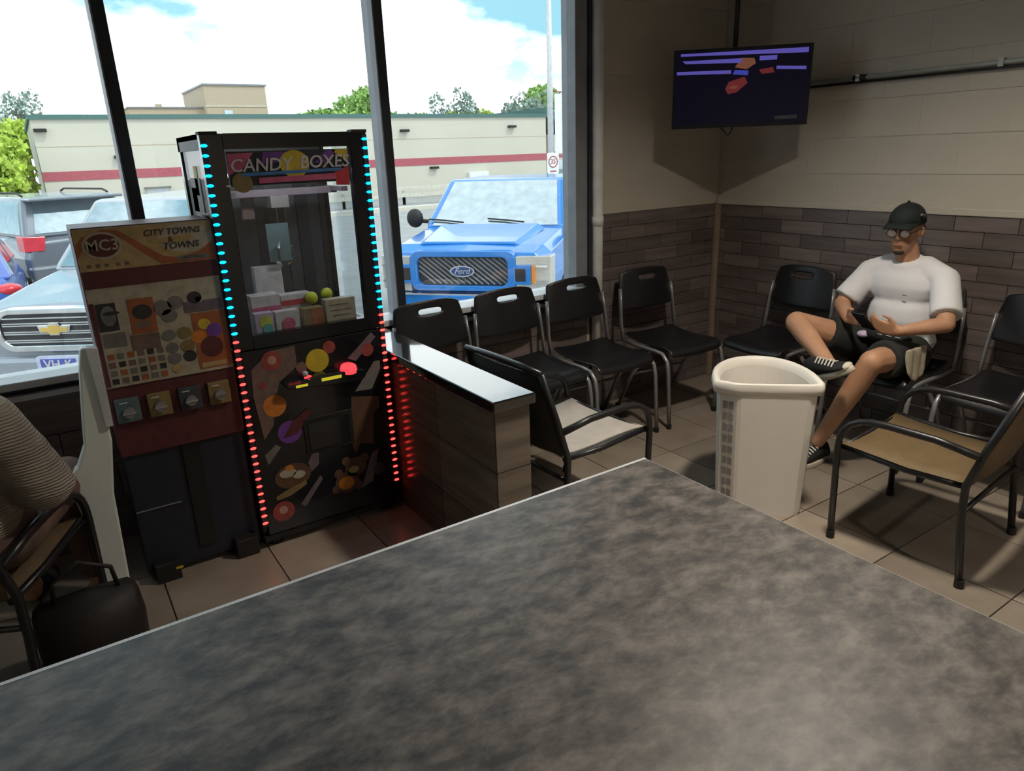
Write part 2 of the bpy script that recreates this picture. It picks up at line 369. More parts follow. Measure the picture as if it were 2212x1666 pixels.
# ================================================================== FOREGROUND TABLE
t = thing('table', 'large dining table with mottled grey laminate top', 'table', (.35, .9, 0))
obj('table_top', box(-1.55, 1.195, -.72, .656, .727, .76), 'laminate', t, bevel=.002)
mat('edge_glint', (.62, .64, .66), .3)  # window highlight on the table edge, painted in as a pale colour
obj('edge_band', MB().box(-1.552, 1.197, .656, .667, .728, .7602).box(1.195, 1.199, -.72, .667, .728, .757).box(-1.554, -1.55, -.72, .669, .728, .757).box(-1.552, 1.197, -.724, -.72, .728, .757), 'edge_glint', t)
for x in (-.95, .6):
    obj('pedestal', MB().tube([(x, -.03, .03), (x, -.03, .727)], .045, 14), 'black_metal', t, smooth=True)
    obj('base', MB().box(x-.35, x+.35, -.07, .01, 0, .035).box(x-.04, x+.04, -.4, .34, 0, .033), 'black_metal', t, bevel=.008)

# ================================================================== CANDY CRANE MACHINE
mc = thing('claw_machine', 'tall black candy crane machine edged with blue and red lights', 'arcade machine', (.955, 3.1, 0))
HW = .348
obj('cabinet', box(-HW, HW, .03, .50, .06, .97), 'black_gloss', mc, bevel=.006)
door = obj('front_door', box(-.325, .325, .004, .03, .065, .965), 'black_gloss', mc, bevel=.004)
for sx in (-1, 1):
    for y in (.06, .45): obj('foot', MB().tube([(sx*.29, y, 0), (sx*.29, y, .06)], [.035, .03], 12), 'black_matte', mc)
obj('kick_rail', box(-HW, HW, .0, .03, .035, .062), 'black_matte', mc)
for a, b in ((-HW, -.262), (.268, HW)): obj('window_stile', box(a, b, 0, .045, .97, 1.86), 'black_gloss', mc, bevel=.004)
obj('window_rail', box(-.262, .268, 0, .045, .97, 1.03), 'black_gloss', mc); obj('window_rail', box(-.262, .268, 0, .045, 1.80, 1.86), 'black_gloss', mc)
for sx in (-1, 1): obj('rear_post', box(.29 if sx > 0 else -HW, .31 if sx > 0 else -HW+.02, .46, .50, .97, 1.86), 'black_gloss', mc)
obj('roof', box(-HW, HW, .045, .50, 1.84, 1.86), 'black_gloss', mc)
obj('roof_side_rail', box(-HW, -HW+.02, .045, .50, 1.80, 1.86), 'frame_gray', mc)
for a in (-.315, .315): obj('corner_cap', box(a-.035, a+.035, -.004, .05, 1.855, 1.868), 'black_matte', mc)
obj('back_panel', box(-.33, .305, .475, .49, .97, 1.84), 'p_slate', mc)
for x, w_, mtn in ((-.19, .03, 'p_grey'), (-.03, .055, 'p_navy'), (.09, .03, 'p_slate'), (.17, .06, 'p_navy'), (.27, .02, 'p_dark')): obj('back_reflection', box(x-w_/2, x+w_/2, .466, .475, 1.0, 1.66), mtn, mc)  # painted strips standing for blurred reflections of the room
obj('prize_deck', box(-.33, .33, .045, .475, .965, .99), 'p_dark', mc)
obj('front_glass', box(-.262, .268, .012, .018, 1.03, 1.80), 'cabinet_glass', mc)
obj('side_glass', box(HW-.012, HW-.006, .045, .46, .99, 1.84), 'cabinet_glass', mc)
sg = obj('side_glass', box(-HW+.006, -HW+.012, .045, .46, .99, 1.84), 'cabinet_glass', mc)
for y, z, w_, h_, c in ((.25, 1.62, .2, .14, 'p_mauve'), (.22, 1.68, .06, .12, 'p_yellow'), (.3, 1.6, .1, .1, 'p_lime')):
    obj('side_patch', box(-HW+.003, -HW+.006, y-w_/2, y+w_/2, z-h_/2, z+h_/2), c, sg)  # coloured patches on the left side glass
# marquee art on the upper glass
mq = obj('marquee', box(-.255, .26, .006, .012, 1.655, 1.79), 'p_navy', mc)
D0, D1 = .0035, .006
def art(name, mb, c): return obj(name, mb, c, mq)
art('marquee_print', MB().prism([(-.255, 1.70), (-.255, 1.782), (-.15, 1.785), (-.19, 1.73)], D0, D1), 'p_pink')
art('marquee_print', MB().prism([(-.12, 1.74), (-.11, 1.784), (-.02, 1.785), (-.03, 1.745)], D0, D1), 'p_purple')
art('marquee_print', MB().prism([(.10, 1.735), (.16, 1.787), (.20, 1.787), (.17, 1.735)], D0, D1), 'p_purple')
art('marquee_print', MB().prism([(.18, 1.787), (.255, 1.789), (.255, 1.745), (.23, 1.75)], D0, D1), 'p_yellow')
art('marquee_print', MB().prism([(.19, 1.70), (.255, 1.715), (.252, 1.637), (.19, 1.64)], D0, D1), 'p_red')
art('marquee_ball', MB().disc(.015, 1.735, .064, .002, .004, .055, 24), 'p_yellow')
art('marquee_ball', MB().disc(-.209, 1.668, .041, .002, .004, .04, 20), 'p_olive')
art('marquee_underline', MB().prism([(-.207, 1.692), (-.207, 1.706), (.222, 1.712), (.222, 1.70)], .0005, .002), 'p_blue')
art('marquee_banner', MB().prism([(-.142, 1.662), (-.142, 1.684), (.19, 1.69), (.19, 1.665)], .001, .003), 'p_pink')
text('CANDY', .072, .001, FRONT(-.125, .0005, 1.733), 'marquee_lettering', 'p_white', mq, .15)
text('BOXES', .072, .001, FRONT(.145, .0005, 1.738), 'marquee_lettering', 'p_white', mq, .15)
obj('door_lock', box(-.275, -.258, -.006, 0, 1.655, 1.661), 'pipe_white', mc)
# LED strips
for sx, n in ((-1, 'led_strip'), (1, 'led_strip')):
    x = -.337 if sx < 0 else .337; z0, z1 = (.139, 1.815) if sx < 0 else (.164, 1.828)
    st = obj(n, box(x-.011, x+.011, -.004, 0.001, z0-.02, z1+.02), 'strip', mc)
    lb = mesh(MB().ell((0, 0, 0), (.014, .005, .006), 10, 6), 'led_blue'); lr = mesh(MB().ell((0, 0, 0), (.014, .005, .006), 10, 6), 'led_red')
    for k in range(45):
        inst('led', lb if k < 21 else lr, None, st, (x, -.0055, z1-(z1-z0)*k/44))
# printed artwork on the lower door
G0, G1 = .001, .004
def dec(c, mb, n='door_print', r=0):
    return obj(n, mb, c, door)
dec('p_tan', MB().prism([(-.30, .76), (-.29, .88), (-.20, .95), (-.09, .955), (-.09, .86), (-.18, .80), (-.21, .70), (-.235, .60), (-.281, .545)], G0, G1))
dec('p_glowred', MB().disc(-.2, .905, .045, -.001, .002)); dec('p_rose', MB().disc(-.198, .908, .02, -.002, -.0005))
dec('p_glowred', MB().disc(-.255, .80, .018, -.001, .002))
dec('p_yellow', MB().disc(.005, .868, .055, -.001, .002), 'printed_ball'); dec('p_glowred', MB().disc(.067, .921, .030, -.001, .002), 'printed_ball')
dec('p_mauve', MB().prism([(.15, .85), (.28, .955), (.30, .93), (.19, .83)], G0, G1)); dec('p_glowred', MB().disc(.251, .875, .032, -.001, .002), 'printed_ball')
dec('p_tan', MB().disc(-.072, .85, .025, -.001, .002))
dec('p_orange', MB().disc(-.215, .695, .052, -.001, .002), 'printed_ball')
dec('p_grey', MB().prism([(.17, .68), (.255, .675), (.309, .77), (.309, .81), (.28, .81)], G0, G1))
dec('p_purple', MB().disc(-.165, .555, .055, G0-.001, G1-.001)); dec('p_maroon', MB().prism([(-.20, .53), (-.15, .60), (-.07, .65), (-.05, .63), (-.13, .54)], G0-.002, G1-.002))
dec('p_brown', MB().prism([(.147, .657), (.286, .63), (.286, .58), (.25, .55), (.235, .39), (.17, .41), (.135, .36), (.12, .48), (.12, .56), (.06, .55), (.05, .53), (.14, .59)], G0, G1))
dec('p_grey', MB().prism([(-.29, .47), (-.235, .51), (-.215, .49), (-.28, .42)], G0, G1))
dec('p_brown', MB().disc(-.178, .335, .085, G0, G1, .062), 'printed_basket')
dec('p_cream', MB().disc(-.20, .355, .04, 0, .002, .022)); dec('p_cream', MB().disc(-.15, .335, .03, 0, .002, .02)); dec('p_orange', MB().disc(-.19, .38, .02, -.001, .002, .014))
dec('p_olive', MB().prism([(-.27, .25), (-.22, .27), (-.14, .29), (-.12, .30), (-.12, .275), (-.2, .24), (-.265, .232)], G0-.001, G1-.001))
dec('p_mauve', MB().prism([(-.10, .38), (-.06, .45), (-.04, .45), (-.05, .36), (-.09, .33)], G0, G1)); dec('p_mauve', MB().prism([(-.16, .18), (-.05, .30), (-.04, .28), (-.14, .16)], G0, G1))
b0 = dec('p_brown', MB().prism([(.132+.055*math.cos(a)*(1), .295+.05*math.sin(a)) for a in [2*PI*k/20 for k in range(20)]], G0, G1), 'printed_bear')
dec('p_brown', MB().disc(.08, .225, .062, G0, G1, .055), 'printed_bear'); dec('p_orange', MB().disc(.073, .222, .040, -.001, .001, .034), 'printed_bear')
for x, z in ((.085, .335), (.18, .33), (.02, .20), (.14, .19), (.04, .28)): dec('p_brown', MB().disc(x, z, .022, G0-.0005, G1-.0005), 'printed_bear')
dec('p_gold', MB().disc(.118, .283, .026, -.001, .001, .018), 'printed_bear')
dec('p_slate', MB().disc(.25, .25, .03, G0, G1, .035)); dec('p_mauve', MB().prism([(.15, .17), (.21, .19), (.26, .36), (.22, .34)], G0+.0005, G1))
dec('p_glowred', MB().disc(-.245, .17, .052, -.001, .002, .05), 'printed_ball'); dec('p_rose', MB().disc(-.245, .178, .02, -.002, -.0005))
# control shelf
cs = obj('control_shelf', MB().prism([(-.17, .80), (-.16, .775), (.18, .745), (.21, .765), (.205, .80), (.0, .815)], -.06, .004), 'black_gloss', mc, bevel=.005)
obj('joystick_ball', MB().ell((-.072, -.045, .83), .014), 'p_white', cs, smooth=True)
obj('start_button', MB().tube([(.137, -.03, .80), (.137, -.036, .824)], [.042, .036], 20), 'btn_red', cs); obj('button', box(-.005, .09, -.062, -.058, .783, .798), 'btn_yellow', cs)
obj('button', box(-.125, -.07, -.062, -.058, .776, .788), 'btn_yellow', cs); obj('button', MB().tube([(-.06, -.04, .80), (-.06, -.044, .812)], .018, 14), 'btn_red', cs)
obj('coin_plate', box(-.155, -.10, -.063, -.060, .795, .806), 'p_red', cs)
pd = obj('prize_door', box(-.10, .14, -.002, .006, .42, .60), 'black_matte', mc, bevel=.004)
obj('flap', box(-.08, .12, -.006, -.002, .44, .575), 'black_gloss', pd)
# gantry and claw
g = obj('gantry', MB().box(-.26, .26, .20, .23, 1.60, 1.63).box(-.26, -.23, .06, .46, 1.61, 1.63).box(.23, .26, .06, .46, 1.61, 1.63), 'p_mauve', mc)
obj('carriage', box(-.06, .02, .17, .26, 1.55, 1.60), 'p_grey', g); obj('cable', MB().tube([(-.03, .215, 1.40), (-.03, .215, 1.55)], .004, 6), 'chrome', g)
for k in range(3):
    a = 2*PI*k/3; c_, s_ = math.cos(a), math.sin(a)
    obj('claw', MB().tube([(-.03, .215, 1.40), (-.03+.05*c_, .215+.05*s_, 1.37), (-.03+.055*c_, .215+.055*s_, 1.32), (-.03+.02*c_, .215+.02*s_, 1.29)], .006, 6), 'chrome', g)
obj('prize_fill', box(-.24, .24, .03, .05, 1.69, 1.705), 'fill_glow', mc)  # added fill strip, hidden behind the marquee, brightens the prizes
obj('teal_reflection', box(-.09, .01, .20, .206, 1.31, 1.48), 'p_teal', mc)  # teal reflection of the room, built as a coloured sheet
obj('notice_card', box(-.16, -.105, .30, .304, 1.50, 1.61), 'p_mauve', mc)
obj('notice_card', box(-.155, -.11, .296, .299, 1.50, 1.55), 'p_tan', mc)
# prizes inside
def prize(name, lab, cat, mb, c, dtl=None, bev=.002, sm=False):
    o = thing(name, lab, cat, (.955, 3.1, .99), 0, {'box': 'candy boxes in the crane machine', 'ball': 'yellow balls in the crane machine', 'bag': 'candy bags in the crane machine'}[cat]); obj('wrapper' if cat != 'box' else 'carton', mb, c, o, bevel=bev, smooth=sm)
    for n, mb2, c2 in (dtl or []): obj(n, mb2, c2, o)
    return o
prize('candy_box', 'white upright candy box at the back of the machine', 'box', box(-.166, -.04, .22, .27, 0, .30), 'p_white', [('band', box(-.167, -.039, .218, .2195, .05, .08), 'p_pink')])
prize('candy_box', 'white box with pink stripe lying in the machine', 'box', box(-.225, -.10, .10, .19, 0, .19), 'p_white', [('stripe', box(-.226, -.099, .098, .0995, .11, .14), 'p_pink')])
prize('candy_box', 'low lilac-white box at the front glass', 'box', box(-.235, -.155, .035, .085, 0, .125), 'p_lilac', [('print', MB().disc(-.19, .085, .028, .032, .0345), 'p_lime'), ('print', MB().disc(-.185, .055, .022, .031, .0335), 'p_aqua')])
prize('candy_box', 'pale pink box beside the lilac one', 'box', box(-.145, -.04, .04, .09, 0, .12), 'p_white', [('print', MB().disc(-.09, .06, .03, .036, .0395), 'p_pink')])
prize('candy_box', 'brown and rust candy box', 'box', box(-.02, .075, .045, .10, 0, .115), 'p_olive', [('print', box(.02, .076, .043, .0448, .0, .11), 'p_rust')])
nb = prize('candy_box', 'cream box with fine grey lettering', 'box', box(.09, .235, .05, .10, 0, .14), 'p_cream', [('lettering', MB().box(.11, .2, .0478, .0498, .11, .116).box(.11, .215, .0478, .0498, .085, .09).box(.12, .21, .0478, .0498, .06, .065).box(.11, .18, .0478, .0498, .035, .04), 'p_grey')])
prize('candy_box', 'white box with red stripe behind the brown one', 'box', box(-.08, .06, .15, .22, 0, .17), 'p_white', [('stripe', box(-.081, .061, .148, .1495, .12, .145), 'p_red')])
prize('candy_ball', 'yellow ball on the striped box', 'ball', MB().ell((.055, .13, .145), .03), 'p_lime', sm=True, bev=0)
prize('candy_ball', 'yellow ball behind the cream box', 'ball', MB().ell((.14, .16, .15), .028), 'p_lime', sm=True, bev=0)
prize('candy_bag', 'lilac candy bag lying under the glass', 'bag', MB().ell((-.10, .035, .02), (.05, .012, .02)), 'p_lilac', sm=True, bev=0)
prize('candy_bag', 'orange candy bag lying under the glass', 'bag', MB().ell((.12, .034, .018), (.05, .012, .018)), 'p_orange', sm=True, bev=0)

# ================================================================== STICKER VENDING CABINET
vc = thing('vending_cabinet', 'dark four-slot vending cabinet with a printed display front', 'vending machine', (.355, 3.12, 0))
VW = .248
obj('body', box(-VW, VW, .012, .28, .60, 1.535), 'p_maroon', vc, bevel=.004)
st = obj('stand', box(-VW+.005, VW-.005, .03, .27, .03, .60), 'p_navy', vc, bevel=.004)
obj('stand_column', box(-.02, .05, .018, .03, .1, .60), 'black_gloss', st)
obj('stand_seam', box(-.24, -.06, .024, .030, .335, .339), 'frame_gray', st)
for sx in (-1, 1): obj('foot', box(sx*.17-.05, sx*.17+.05, -.03, .10, 0, .09), 'black_matte', vc, bevel=.005)
obj('foot_label', box(-.14, -.11, -.031, -.03, .05, .062), 'p_yellow', vc)
dc = obj('display_card', box(-VW+.004, VW-.004, .004, .012, .905, 1.53), 'p_cream', vc)
def vp(c, mb, n='card_print'): return obj(n, mb, c, dc)
vp('p_gold', box(-.244, .244, .002, .004, 1.372, 1.53), 'card_header'); vp('p_maroon', box(-.244, .244, .002, .004, 1.305, 1.372))
vp('p_maroon', box(-.244, -.228, .002, .004, .91, 1.25))
wave = [(-.244, 1.47), (-.22, 1.50), (-.14, 1.525), (-.09, 1.515), (-.02, 1.46), (.05, 1.405), (.10, 1.395), (.18, 1.41), (.244, 1.45)]
wv2 = [(-.244, 1.42), (-.2, 1.49), (-.14, 1.508), (-.09, 1.49), (-.02, 1.425), (.04, 1.375), (.10, 1.374), (.18, 1.374), (.244, 1.374)]
for i in range(len(wave)-1): vp('p_rust', MB().prism([wave[i], wave[i+1], wv2[i+1], wv2[i]], .0005, .002))
vp('p_cream', MB().disc(.14, 1.47, .10, .0008, .002, .058, 24)); vp('p_gold', MB().prism([(-.09, 1.524), (.10, 1.529), (.06, 1.505), (0, 1.47)], .0002, .0008))
vp('p_gold', MB().prism([(0, 1.468), (.17, 1.485), (.16, 1.458), (.06, 1.452)], .0001, .0008))
vp('p_cream', MB().disc(-.155, 1.465, .068, -.001, .0005, .052, 24)); vp('p_maroon', MB().disc(-.155, 1.465, .058, -.0022, -.001, .043, 24))
text('MC3', .058, .0008, FRONT(-.155, -.0032, 1.465), 'card_lettering', 'p_cream', dc)
text('CITY TOWNS', .034, .0006, FRONT(.095, -.001, 1.497), 'card_lettering', 'p_dark', dc, .2); text('&', .03, .0006, FRONT(.085, -.001, 1.467), 'card_lettering', 'p_maroon', dc)
text('TOWNS', .036, .0006, FRONT(.12, -.001, 1.441), 'card_lettering', 'p_dark', dc, .2)
vp('p_grey', box(.10, .215, -.001, .0015, 1.382, 1.40)); vp('p_dark', MB().box(.115, .20, -.002, -.001, 1.388, 1.391).box(.125, .19, -.002, -.001, 1.394, 1.3965))
for x in (-.22, -.19, -.16, -.12, -.09): vp('p_tan', box(x, x+.014, .0005, .002, 1.385, 1.397))
# pictures on the card
vp('p_dark', box(-.224, -.155, .001, .004, 1.135, 1.245)); vp('p_grey', MB().disc(-.185, 1.195, .026, -.0005, .001, .04)); vp('p_dark', MB().disc(-.175, 1.205, .03, -.0015, -.0005, .008))
vp('p_rust', box(-.113, -.02, .001, .004, 1.11, 1.25)); vp('p_dark', MB().disc(-.066, 1.195, .036, -.0005, .001, .03)); vp('p_tan', MB().disc(-.07, 1.145, .035, -.0005, .001, .015))
vp('p_tan', box(-.125, -.02, .001, .004, 1.045, 1.105)); vp('p_grey', box(-.22, -.14, .001, .004, 1.07, 1.125))
for (x, z, r, c) in ((.073, 1.085, .028, 'p_olive'), (.078, 1.029, .028, 'p_olive'), (.014, 1.084, .026, 'p_grey'), (.019, 1.031, .024, 'p_grey'), (.02, .985, .026, 'p_grey'), (.08, .985, .026, 'p_dark'), (.01, 1.20, .034, 'p_grey'), (.06, 1.215, .03, 'p_grey'), (.03, 1.165, .03, 'p_grey'), (.022, .94, .02, 'p_gold'), (.155, 1.11, .025, 'p_yellow'), (.125, 1.06, .03, 'p_orange'), (.135, 1.225, .028, 'p_dark'), (.15, 1.215, .014, 'p_white')):
    vp(c, MB().disc(x, z, r, .001, .004, r*.9))
for r in range(4):
    for k in range(6):
        vp(('p_dark', 'p_grey', 'p_tan', 'p_rust')[(r+k*2+k//3) % 4], box(-.22+k*.036, -.22+k*.036+.024, .0015, .004, .918+r*.034, .918+r*.034+.022))
vp('p_rust', box(.11, .243, .0015, .004, .92, 1.16)); vp('p_mauve', box(.09, .24, .0012, .004, 1.165, 1.21)); vp('p_purple', MB().disc(.19, 1.08, .03, .0002, .0015)); vp('p_gold', box(.12, .22, .0005, .0015, .925, .945)); vp('p_maroon', MB().disc(.17, 1.01, .045, .0005, .0015))
for k in range(4):
    x = -.232+k*.118
    cm = obj('coin_mechanism', box(x, x+.088, -.012, .012, .755, .855), ('p_teal', 'p_olive', 'p_slate', 'p_olive')[k], vc, bevel=.004)
    obj('knob', MB().tube([(x+.044, -.012, .80), (x+.044, -.032, .80)], .022, 14), 'gray_metal', cm); obj('coin_slot', box(x+.015, x+.045, -.0145, -.012, .838, .842), 'pipe_white', cm)
    obj('crank', box(x+.02, x+.068, -.038, -.032, .796, .804), 'chrome', cm)
# white panel beside it
pn = thing('booth_panel', 'white booth end panel standing beside the vending cabinet', 'panel', (0, 3.05, 0))
obj('panel', MB().prism([(-.05, 0), (.03, 0), (.05, .5), (.085, .72), (.088, 1.10), (.05, 1.105), (.03, 1.02), (-.002, .80), (-.012, .72), (-.05, .64), (-.10, .60), (-.07, .40)], -.02, .035), 'panel_white', pn, bevel=.008)
obj('edge_strip', MB().prism([(.073, .785), (.10, .785), (.106, 1.10), (.066, 1.108)], -.04, .02), 'sill_white', pn, bevel=.004)

# ================================================================== BLACK PLASTIC CHAIRS
def plastic_chair(loc, rz, label, group=None):
    t = thing('plastic_chair', label, 'chair', loc, rz, 'black plastic waiting chairs')
    W, ST = .225, .515
    rows = []   # seat: sheet rolled over at the front
    for y, z in ((.22, ST+.02), (.15, ST-.005), (.0, ST-.018), (-.12, ST-.01), (-.20, ST-.005), (-.24, ST-.022), (-.255, ST-.06)):
        rows.append([(W*u, y, z+.014*u*u) for u in (-1, -.8, -.4, 0, .4, .8, 1)])
    obj('seat', MB().loft(rows, cap=False, closed=False), 'black_plastic', t, smooth=True, solid=.016, sub=1)
    us = [-1, -.85, -.55, -.33, -.15, .15, .33, .55, .85, 1]; zs = [.70, .73, .80, .87, .895, .925, .95, .972]
    mb = MB(); n = len(us)
    for z in zs:
        f_ = (z-.70)/.272
        for u in us:
            wid = W*1.03*(1-.10*max(0, f_-.55)/.45); zz = z-(.045*(abs(u)**3))*max(0, f_-.3)
            if z in (.895,): zz -= .012*(1-min(1, abs(u)/.33))
            mb.v.append((wid*u, .235+.055*f_-.035*(1-u*u), zz))
    for i in range(len(zs)-1):
        for k in range(n-1):
            if i == 4 and 3 <= k <= 5: continue
            mb.f.append((i*n+k, i*n+k+1, (i+1)*n+k+1, (i+1)*n+k))
    obj('backrest', mb, 'black_plastic', t, smooth=True, solid=.016, sub=2)
    for s in (-1, 1):
        x = s*.242
        obj('back_post', MB().tube([(x, .20, ST-.01), (x, .222, .62), (s*.236, .238, .74), (s*.228, .252, .845)], .017, 8, .6), 'gray_metal', t, smooth=True)
        obj('leg', MB().tube([(x, .20, ST-.01), (x, .05, ST-.022), (x, -.12, ST-.022), (x, -.19, ST-.028), (x, -.235, ST-.07), (s*.243, -.25, ST-.14), (s*.243, -.275, .0)], .0135, 8), 'gray_metal', t, smooth=True)
        obj('leg', MB().tube([(s*.226, -.06, ST-.04), (s*.24, .10, .28), (s*.243, .245, .0)], .0125, 8), 'gray_metal', t, smooth=True)
        for y in (-.275, .245): obj('leg_cap', MB().tube([(s*.243, y, 0), (s*.243, y, .03)], .016, 8), 'black_matte', t)
    obj('crossbar', MB().tube([(-.23, .10, .28), (.23, .10, .28)], .009, 8), 'gray_metal', t, smooth=True)
    return t
c0 = plastic_chair((1.772, 3.285, 0), .0, 'black plastic chair under the window, right behind the black-topped partition')
dup(c0, (2.298, 3.285, 0), .0, 'black plastic chair under the window, second from the black-topped partition')
dup(c0, (2.83, 3.285, 0), .0, 'black plastic chair under the window, directly below the blue truck headlight')
dup(c0, (3.43, 3.265, 0), -.04, 'dark plastic chair in the corner beneath the television')
dup(c0, (3.93, 2.80, 0), -PI/2, 'empty black plastic chair against the wall, beside the seated man')
dup(c0, (3.93, 2.02, 0), -PI/2, 'black plastic chair that the man in the white T-shirt sits on')
dup(c0, (3.93, 1.40, 0), -PI/2, 'black plastic chair against the wall behind the tan sling armchair')

# ================================================================== SLING ARMCHAIRS
mat('sling_light', (.52, .47, .42), .5, var=.08, scale=14, bump=.4, bscale=300); mat('sling_unlit', (.02, .019, .018), .6, bump=.4, bscale=300)  # dark back sling has the shade of its unlit rear painted in
def sling_chair(loc, rz, label, sm='sling', bk='sling'):
    t = thing('sling_armchair', label, 'chair', loc, rz, 'black framed sling armchairs')
    W = .31
    def arc(p0, p1, p2, n=5): return [Vector(p0)*(1-k/n)**2+Vector(p1)*2*(k/n)*(1-k/n)+Vector(p2)*(k/n)**2 for k in range(n+1)]
    for s in (-1, 1):
        x = s*W
        obj('back_post', MB().tube([(x, .27, 0), (x, .235, .30), (x, .23, .44), (x*.98, .275, .60), (x*.95, .36, .86)], .0155, 8), 'black_metal', t, smooth=True)
        obj('arm', MB().tube([(x, .262, .575), (x, .10, .60), (x, -.08, .605)]+arc((x, -.15, .603), (x, -.29, .59), (x, -.285, .44))+[(x, -.27, .0)], [.017]*4+[.0155]*6, 8), 'black_metal', t, smooth=True)
        obj('seat_rail', MB().tube([(x*.93, .235, .43), (x*.93, 0, .425), (x*.93, -.285, .45)], .013, 8), 'black_metal', t, smooth=True)
        for y in (.27, -.27): obj('foot_cap', MB().tube([(x, y, 0), (x, y, .035)], .019, 8), 'black_matte', t)
    obj('top_bar', MB().tube([(-W*.95, .36, .86), (-W*.5, .378, .875), (0, .384, .88), (W*.5, .378, .875), (W*.95, .36, .86)], .0155, 8), 'black_metal', t, smooth=True)
    obj('front_rail', MB().tube([(-W, -.28, .44), (W, -.28, .44)], .011, 8), 'black_metal', t, smooth=True)
    obj('rear_rail', MB().tube([(-W, .235, .33), (W, .235, .33)], .011, 8), 'black_metal', t, smooth=True)
    seat = [[(W*.93*u, y, z-.012*(1-u*u)) for u in (-1, -.5, 0, .5, 1)] for y, z in ((.23, .435), (.12, .42), (0, .422), (-.15, .435), (-.285, .452), (-.292, .44))]
    obj('seat_sling', MB().loft(seat, cap=False, closed=False), sm, t, smooth=True, solid=.006)
    back = [[(W*.94*u, y+.02*(1-u*u), z) for u in (-1, -.5, 0, .5, 1)] for y, z in ((.245, .45), (.268, .58), (.312, .72), (.355, .85))]
    obj('back_sling', MB().loft(back, cap=False, closed=False), bk, t, smooth=True, solid=.006)
    return t
k0 = sling_chair((1.99, 2.585, 0), PI/2+.03, 'black framed sling armchair with pale seat, between the partition and the table', 'sling_light', 'sling_unlit')
k0 = sling_chair((3.12, 1.36, 0), PI+.10, 'black framed sling armchair with tan seat, next to the white bin')
dup(k0, (-.46, 2.86, 0), PI-.4636, 'black framed sling armchair under the person in the knit sweater')

# ================================================================== WHITE BIN
bn = thing('waste_bin', 'tall white plastic bin with a half-round rim and vent slots', 'bin', (2.70, 1.93, 0), math.radians(-43.4))
def dshape(w, d, y0, n=22):
    pts = []
    for k in range(n+1):                       # round side away from the room
        a = PI*k/n; pts.append((w*math.cos(a), y0+d*math.sin(a)**.8))
    pts += [(-w*1.0, y0-.005), (-w*.97, y0-.02), (-w*.64, y0-.062), (-w*.56, y0-.066), (0, y0-.068), (w*.80, y0-.06), (w*.94, y0-.05), (w, y0-.02)]
    return pts
def ring(w, d, y0, z): return [(x, y, z) for x, y in dshape(w, d, y0)]
mb = MB(); mb.loft([ring(.195, .33, .06, 0), ring(.20, .34, .06, .02), ring(.225, .40, .045, .645), ring(.213, .388, .045, .645), ring(.19, .32, .06, .03)], cap=True)
obj('body', mb, 'bin_plastic', bn, smooth=False, bevel=.004)
mb = MB(); mb.loft([ring(.228, .405, .045, .63), ring(.247, .425, .042, .632), ring(.253, .43, .042, .655), ring(.248, .425, .042, .682), ring(.232, .41, .045, .69), ring(.216, .39, .045, .678), ring(.213, .388, .045, .63)], cap=False)
obj('rim', mb, 'bin_plastic', bn, smooth=True)
obj('handle_hole', box(.19, .217, .10, .15, .585, .625), 'black_matte', bn)
for k in range(9):
    for j in range(2):
        z = .09+k*.058; w = .195+(.225-.195)*z/.645; y0 = .06-.015*z/.645
        f_ = .18+j*.36; ax, ay, bx_, by = -w*.97, y0-.02, -w*.64, y0-.062; n_ = V2 = Vector((by-ay, -(bx_-ax))).normalized()
        p0 = Vector((ax+(bx_-ax)*f_, ay+(by-ay)*f_)); p1 = Vector((ax+(bx_-ax)*(f_+.26), ay+(by-ay)*(f_+.26)))
        q = [p0-n_*.004, p1-n_*.004, p1+n_*.004, p0+n_*.004]
        obj('vent_slot', MB().prism([(p.x, p.y) for p in q], z, z+.036, 'xy'), 'vent_grey', bn)

# ================================================================== TELEVISION AND CONDUIT
tv = thing('television', 'wall mounted flat television in the corner, painted purple reflections on its dark screen', 'television', (3.735, 3.055, 1.85), math.radians(-44.2))
TWD, TH = .40, .45
obj('housing', box(-TWD, TWD, .0, .045, 0, TH), 'tv_black', tv, bevel=.006)
obj('bezel', MB().box(-TWD, TWD, -.008, 0, 0, .022).box(-TWD, TWD, -.008, 0, TH-.013, TH).box(-TWD, -TWD+.012, -.008, 0, .022, TH-.013).box(TWD-.012, TWD, -.008, 0, .022, TH-.013), 'tv_black', tv)
sc = obj('screen', box(-TWD+.012, TWD-.012, -.003, 0, .022, TH-.013), 'screen', tv)
def pic_glare(c, poly): obj('picture_glare', MB().prism(poly, -.0042, -.003), c, sc)  # displayed shapes, plus violet stripes for painted light reflections
pic_glare('glare_violet', [(-.36, .415), (.375, .40), (.375, .428), (-.36, .428)]); pic_glare('glare_violet', [(-.33, .372), (.0, .362), (.0, .388), (-.35, .388)]); pic_glare('glare_violet', [(-.38, .312), (-.06, .305), (-.06, .325), (-.38, .33)])
pic_glare('glare_violet', [(.10, .37), (.20, .37), (.20, .395), (.10, .395)]); pic_glare('glare_violet', [(.20, .318), (.37, .308), (.37, .326), (.20, .336)])
pic_glare('pic_orange', [(-.04, .34), (.0, .39), (.07, .385), (.08, .355), (.03, .325)]); pic_glare('pic_blue', [(-.05, .30), (.04, .292), (.04, .318), (-.04, .325)]); pic_glare('pic_red', [(.1, .32), (.18, .33), (.19, .30), (.12, .295)])
pic_glare('pic_red', [(-.09, .22), (-.07, .26), (.02, .285), (.04, .25), (-.02, .20), (-.07, .19)]); pic_glare('pic_orange', [(-.075, .225), (-.04, .24), (-.01, .235), (-.03, .218)])
pic_glare('p_slate', [(.21, .035), (.34, .037), (.34, .058), (.21, .055)])
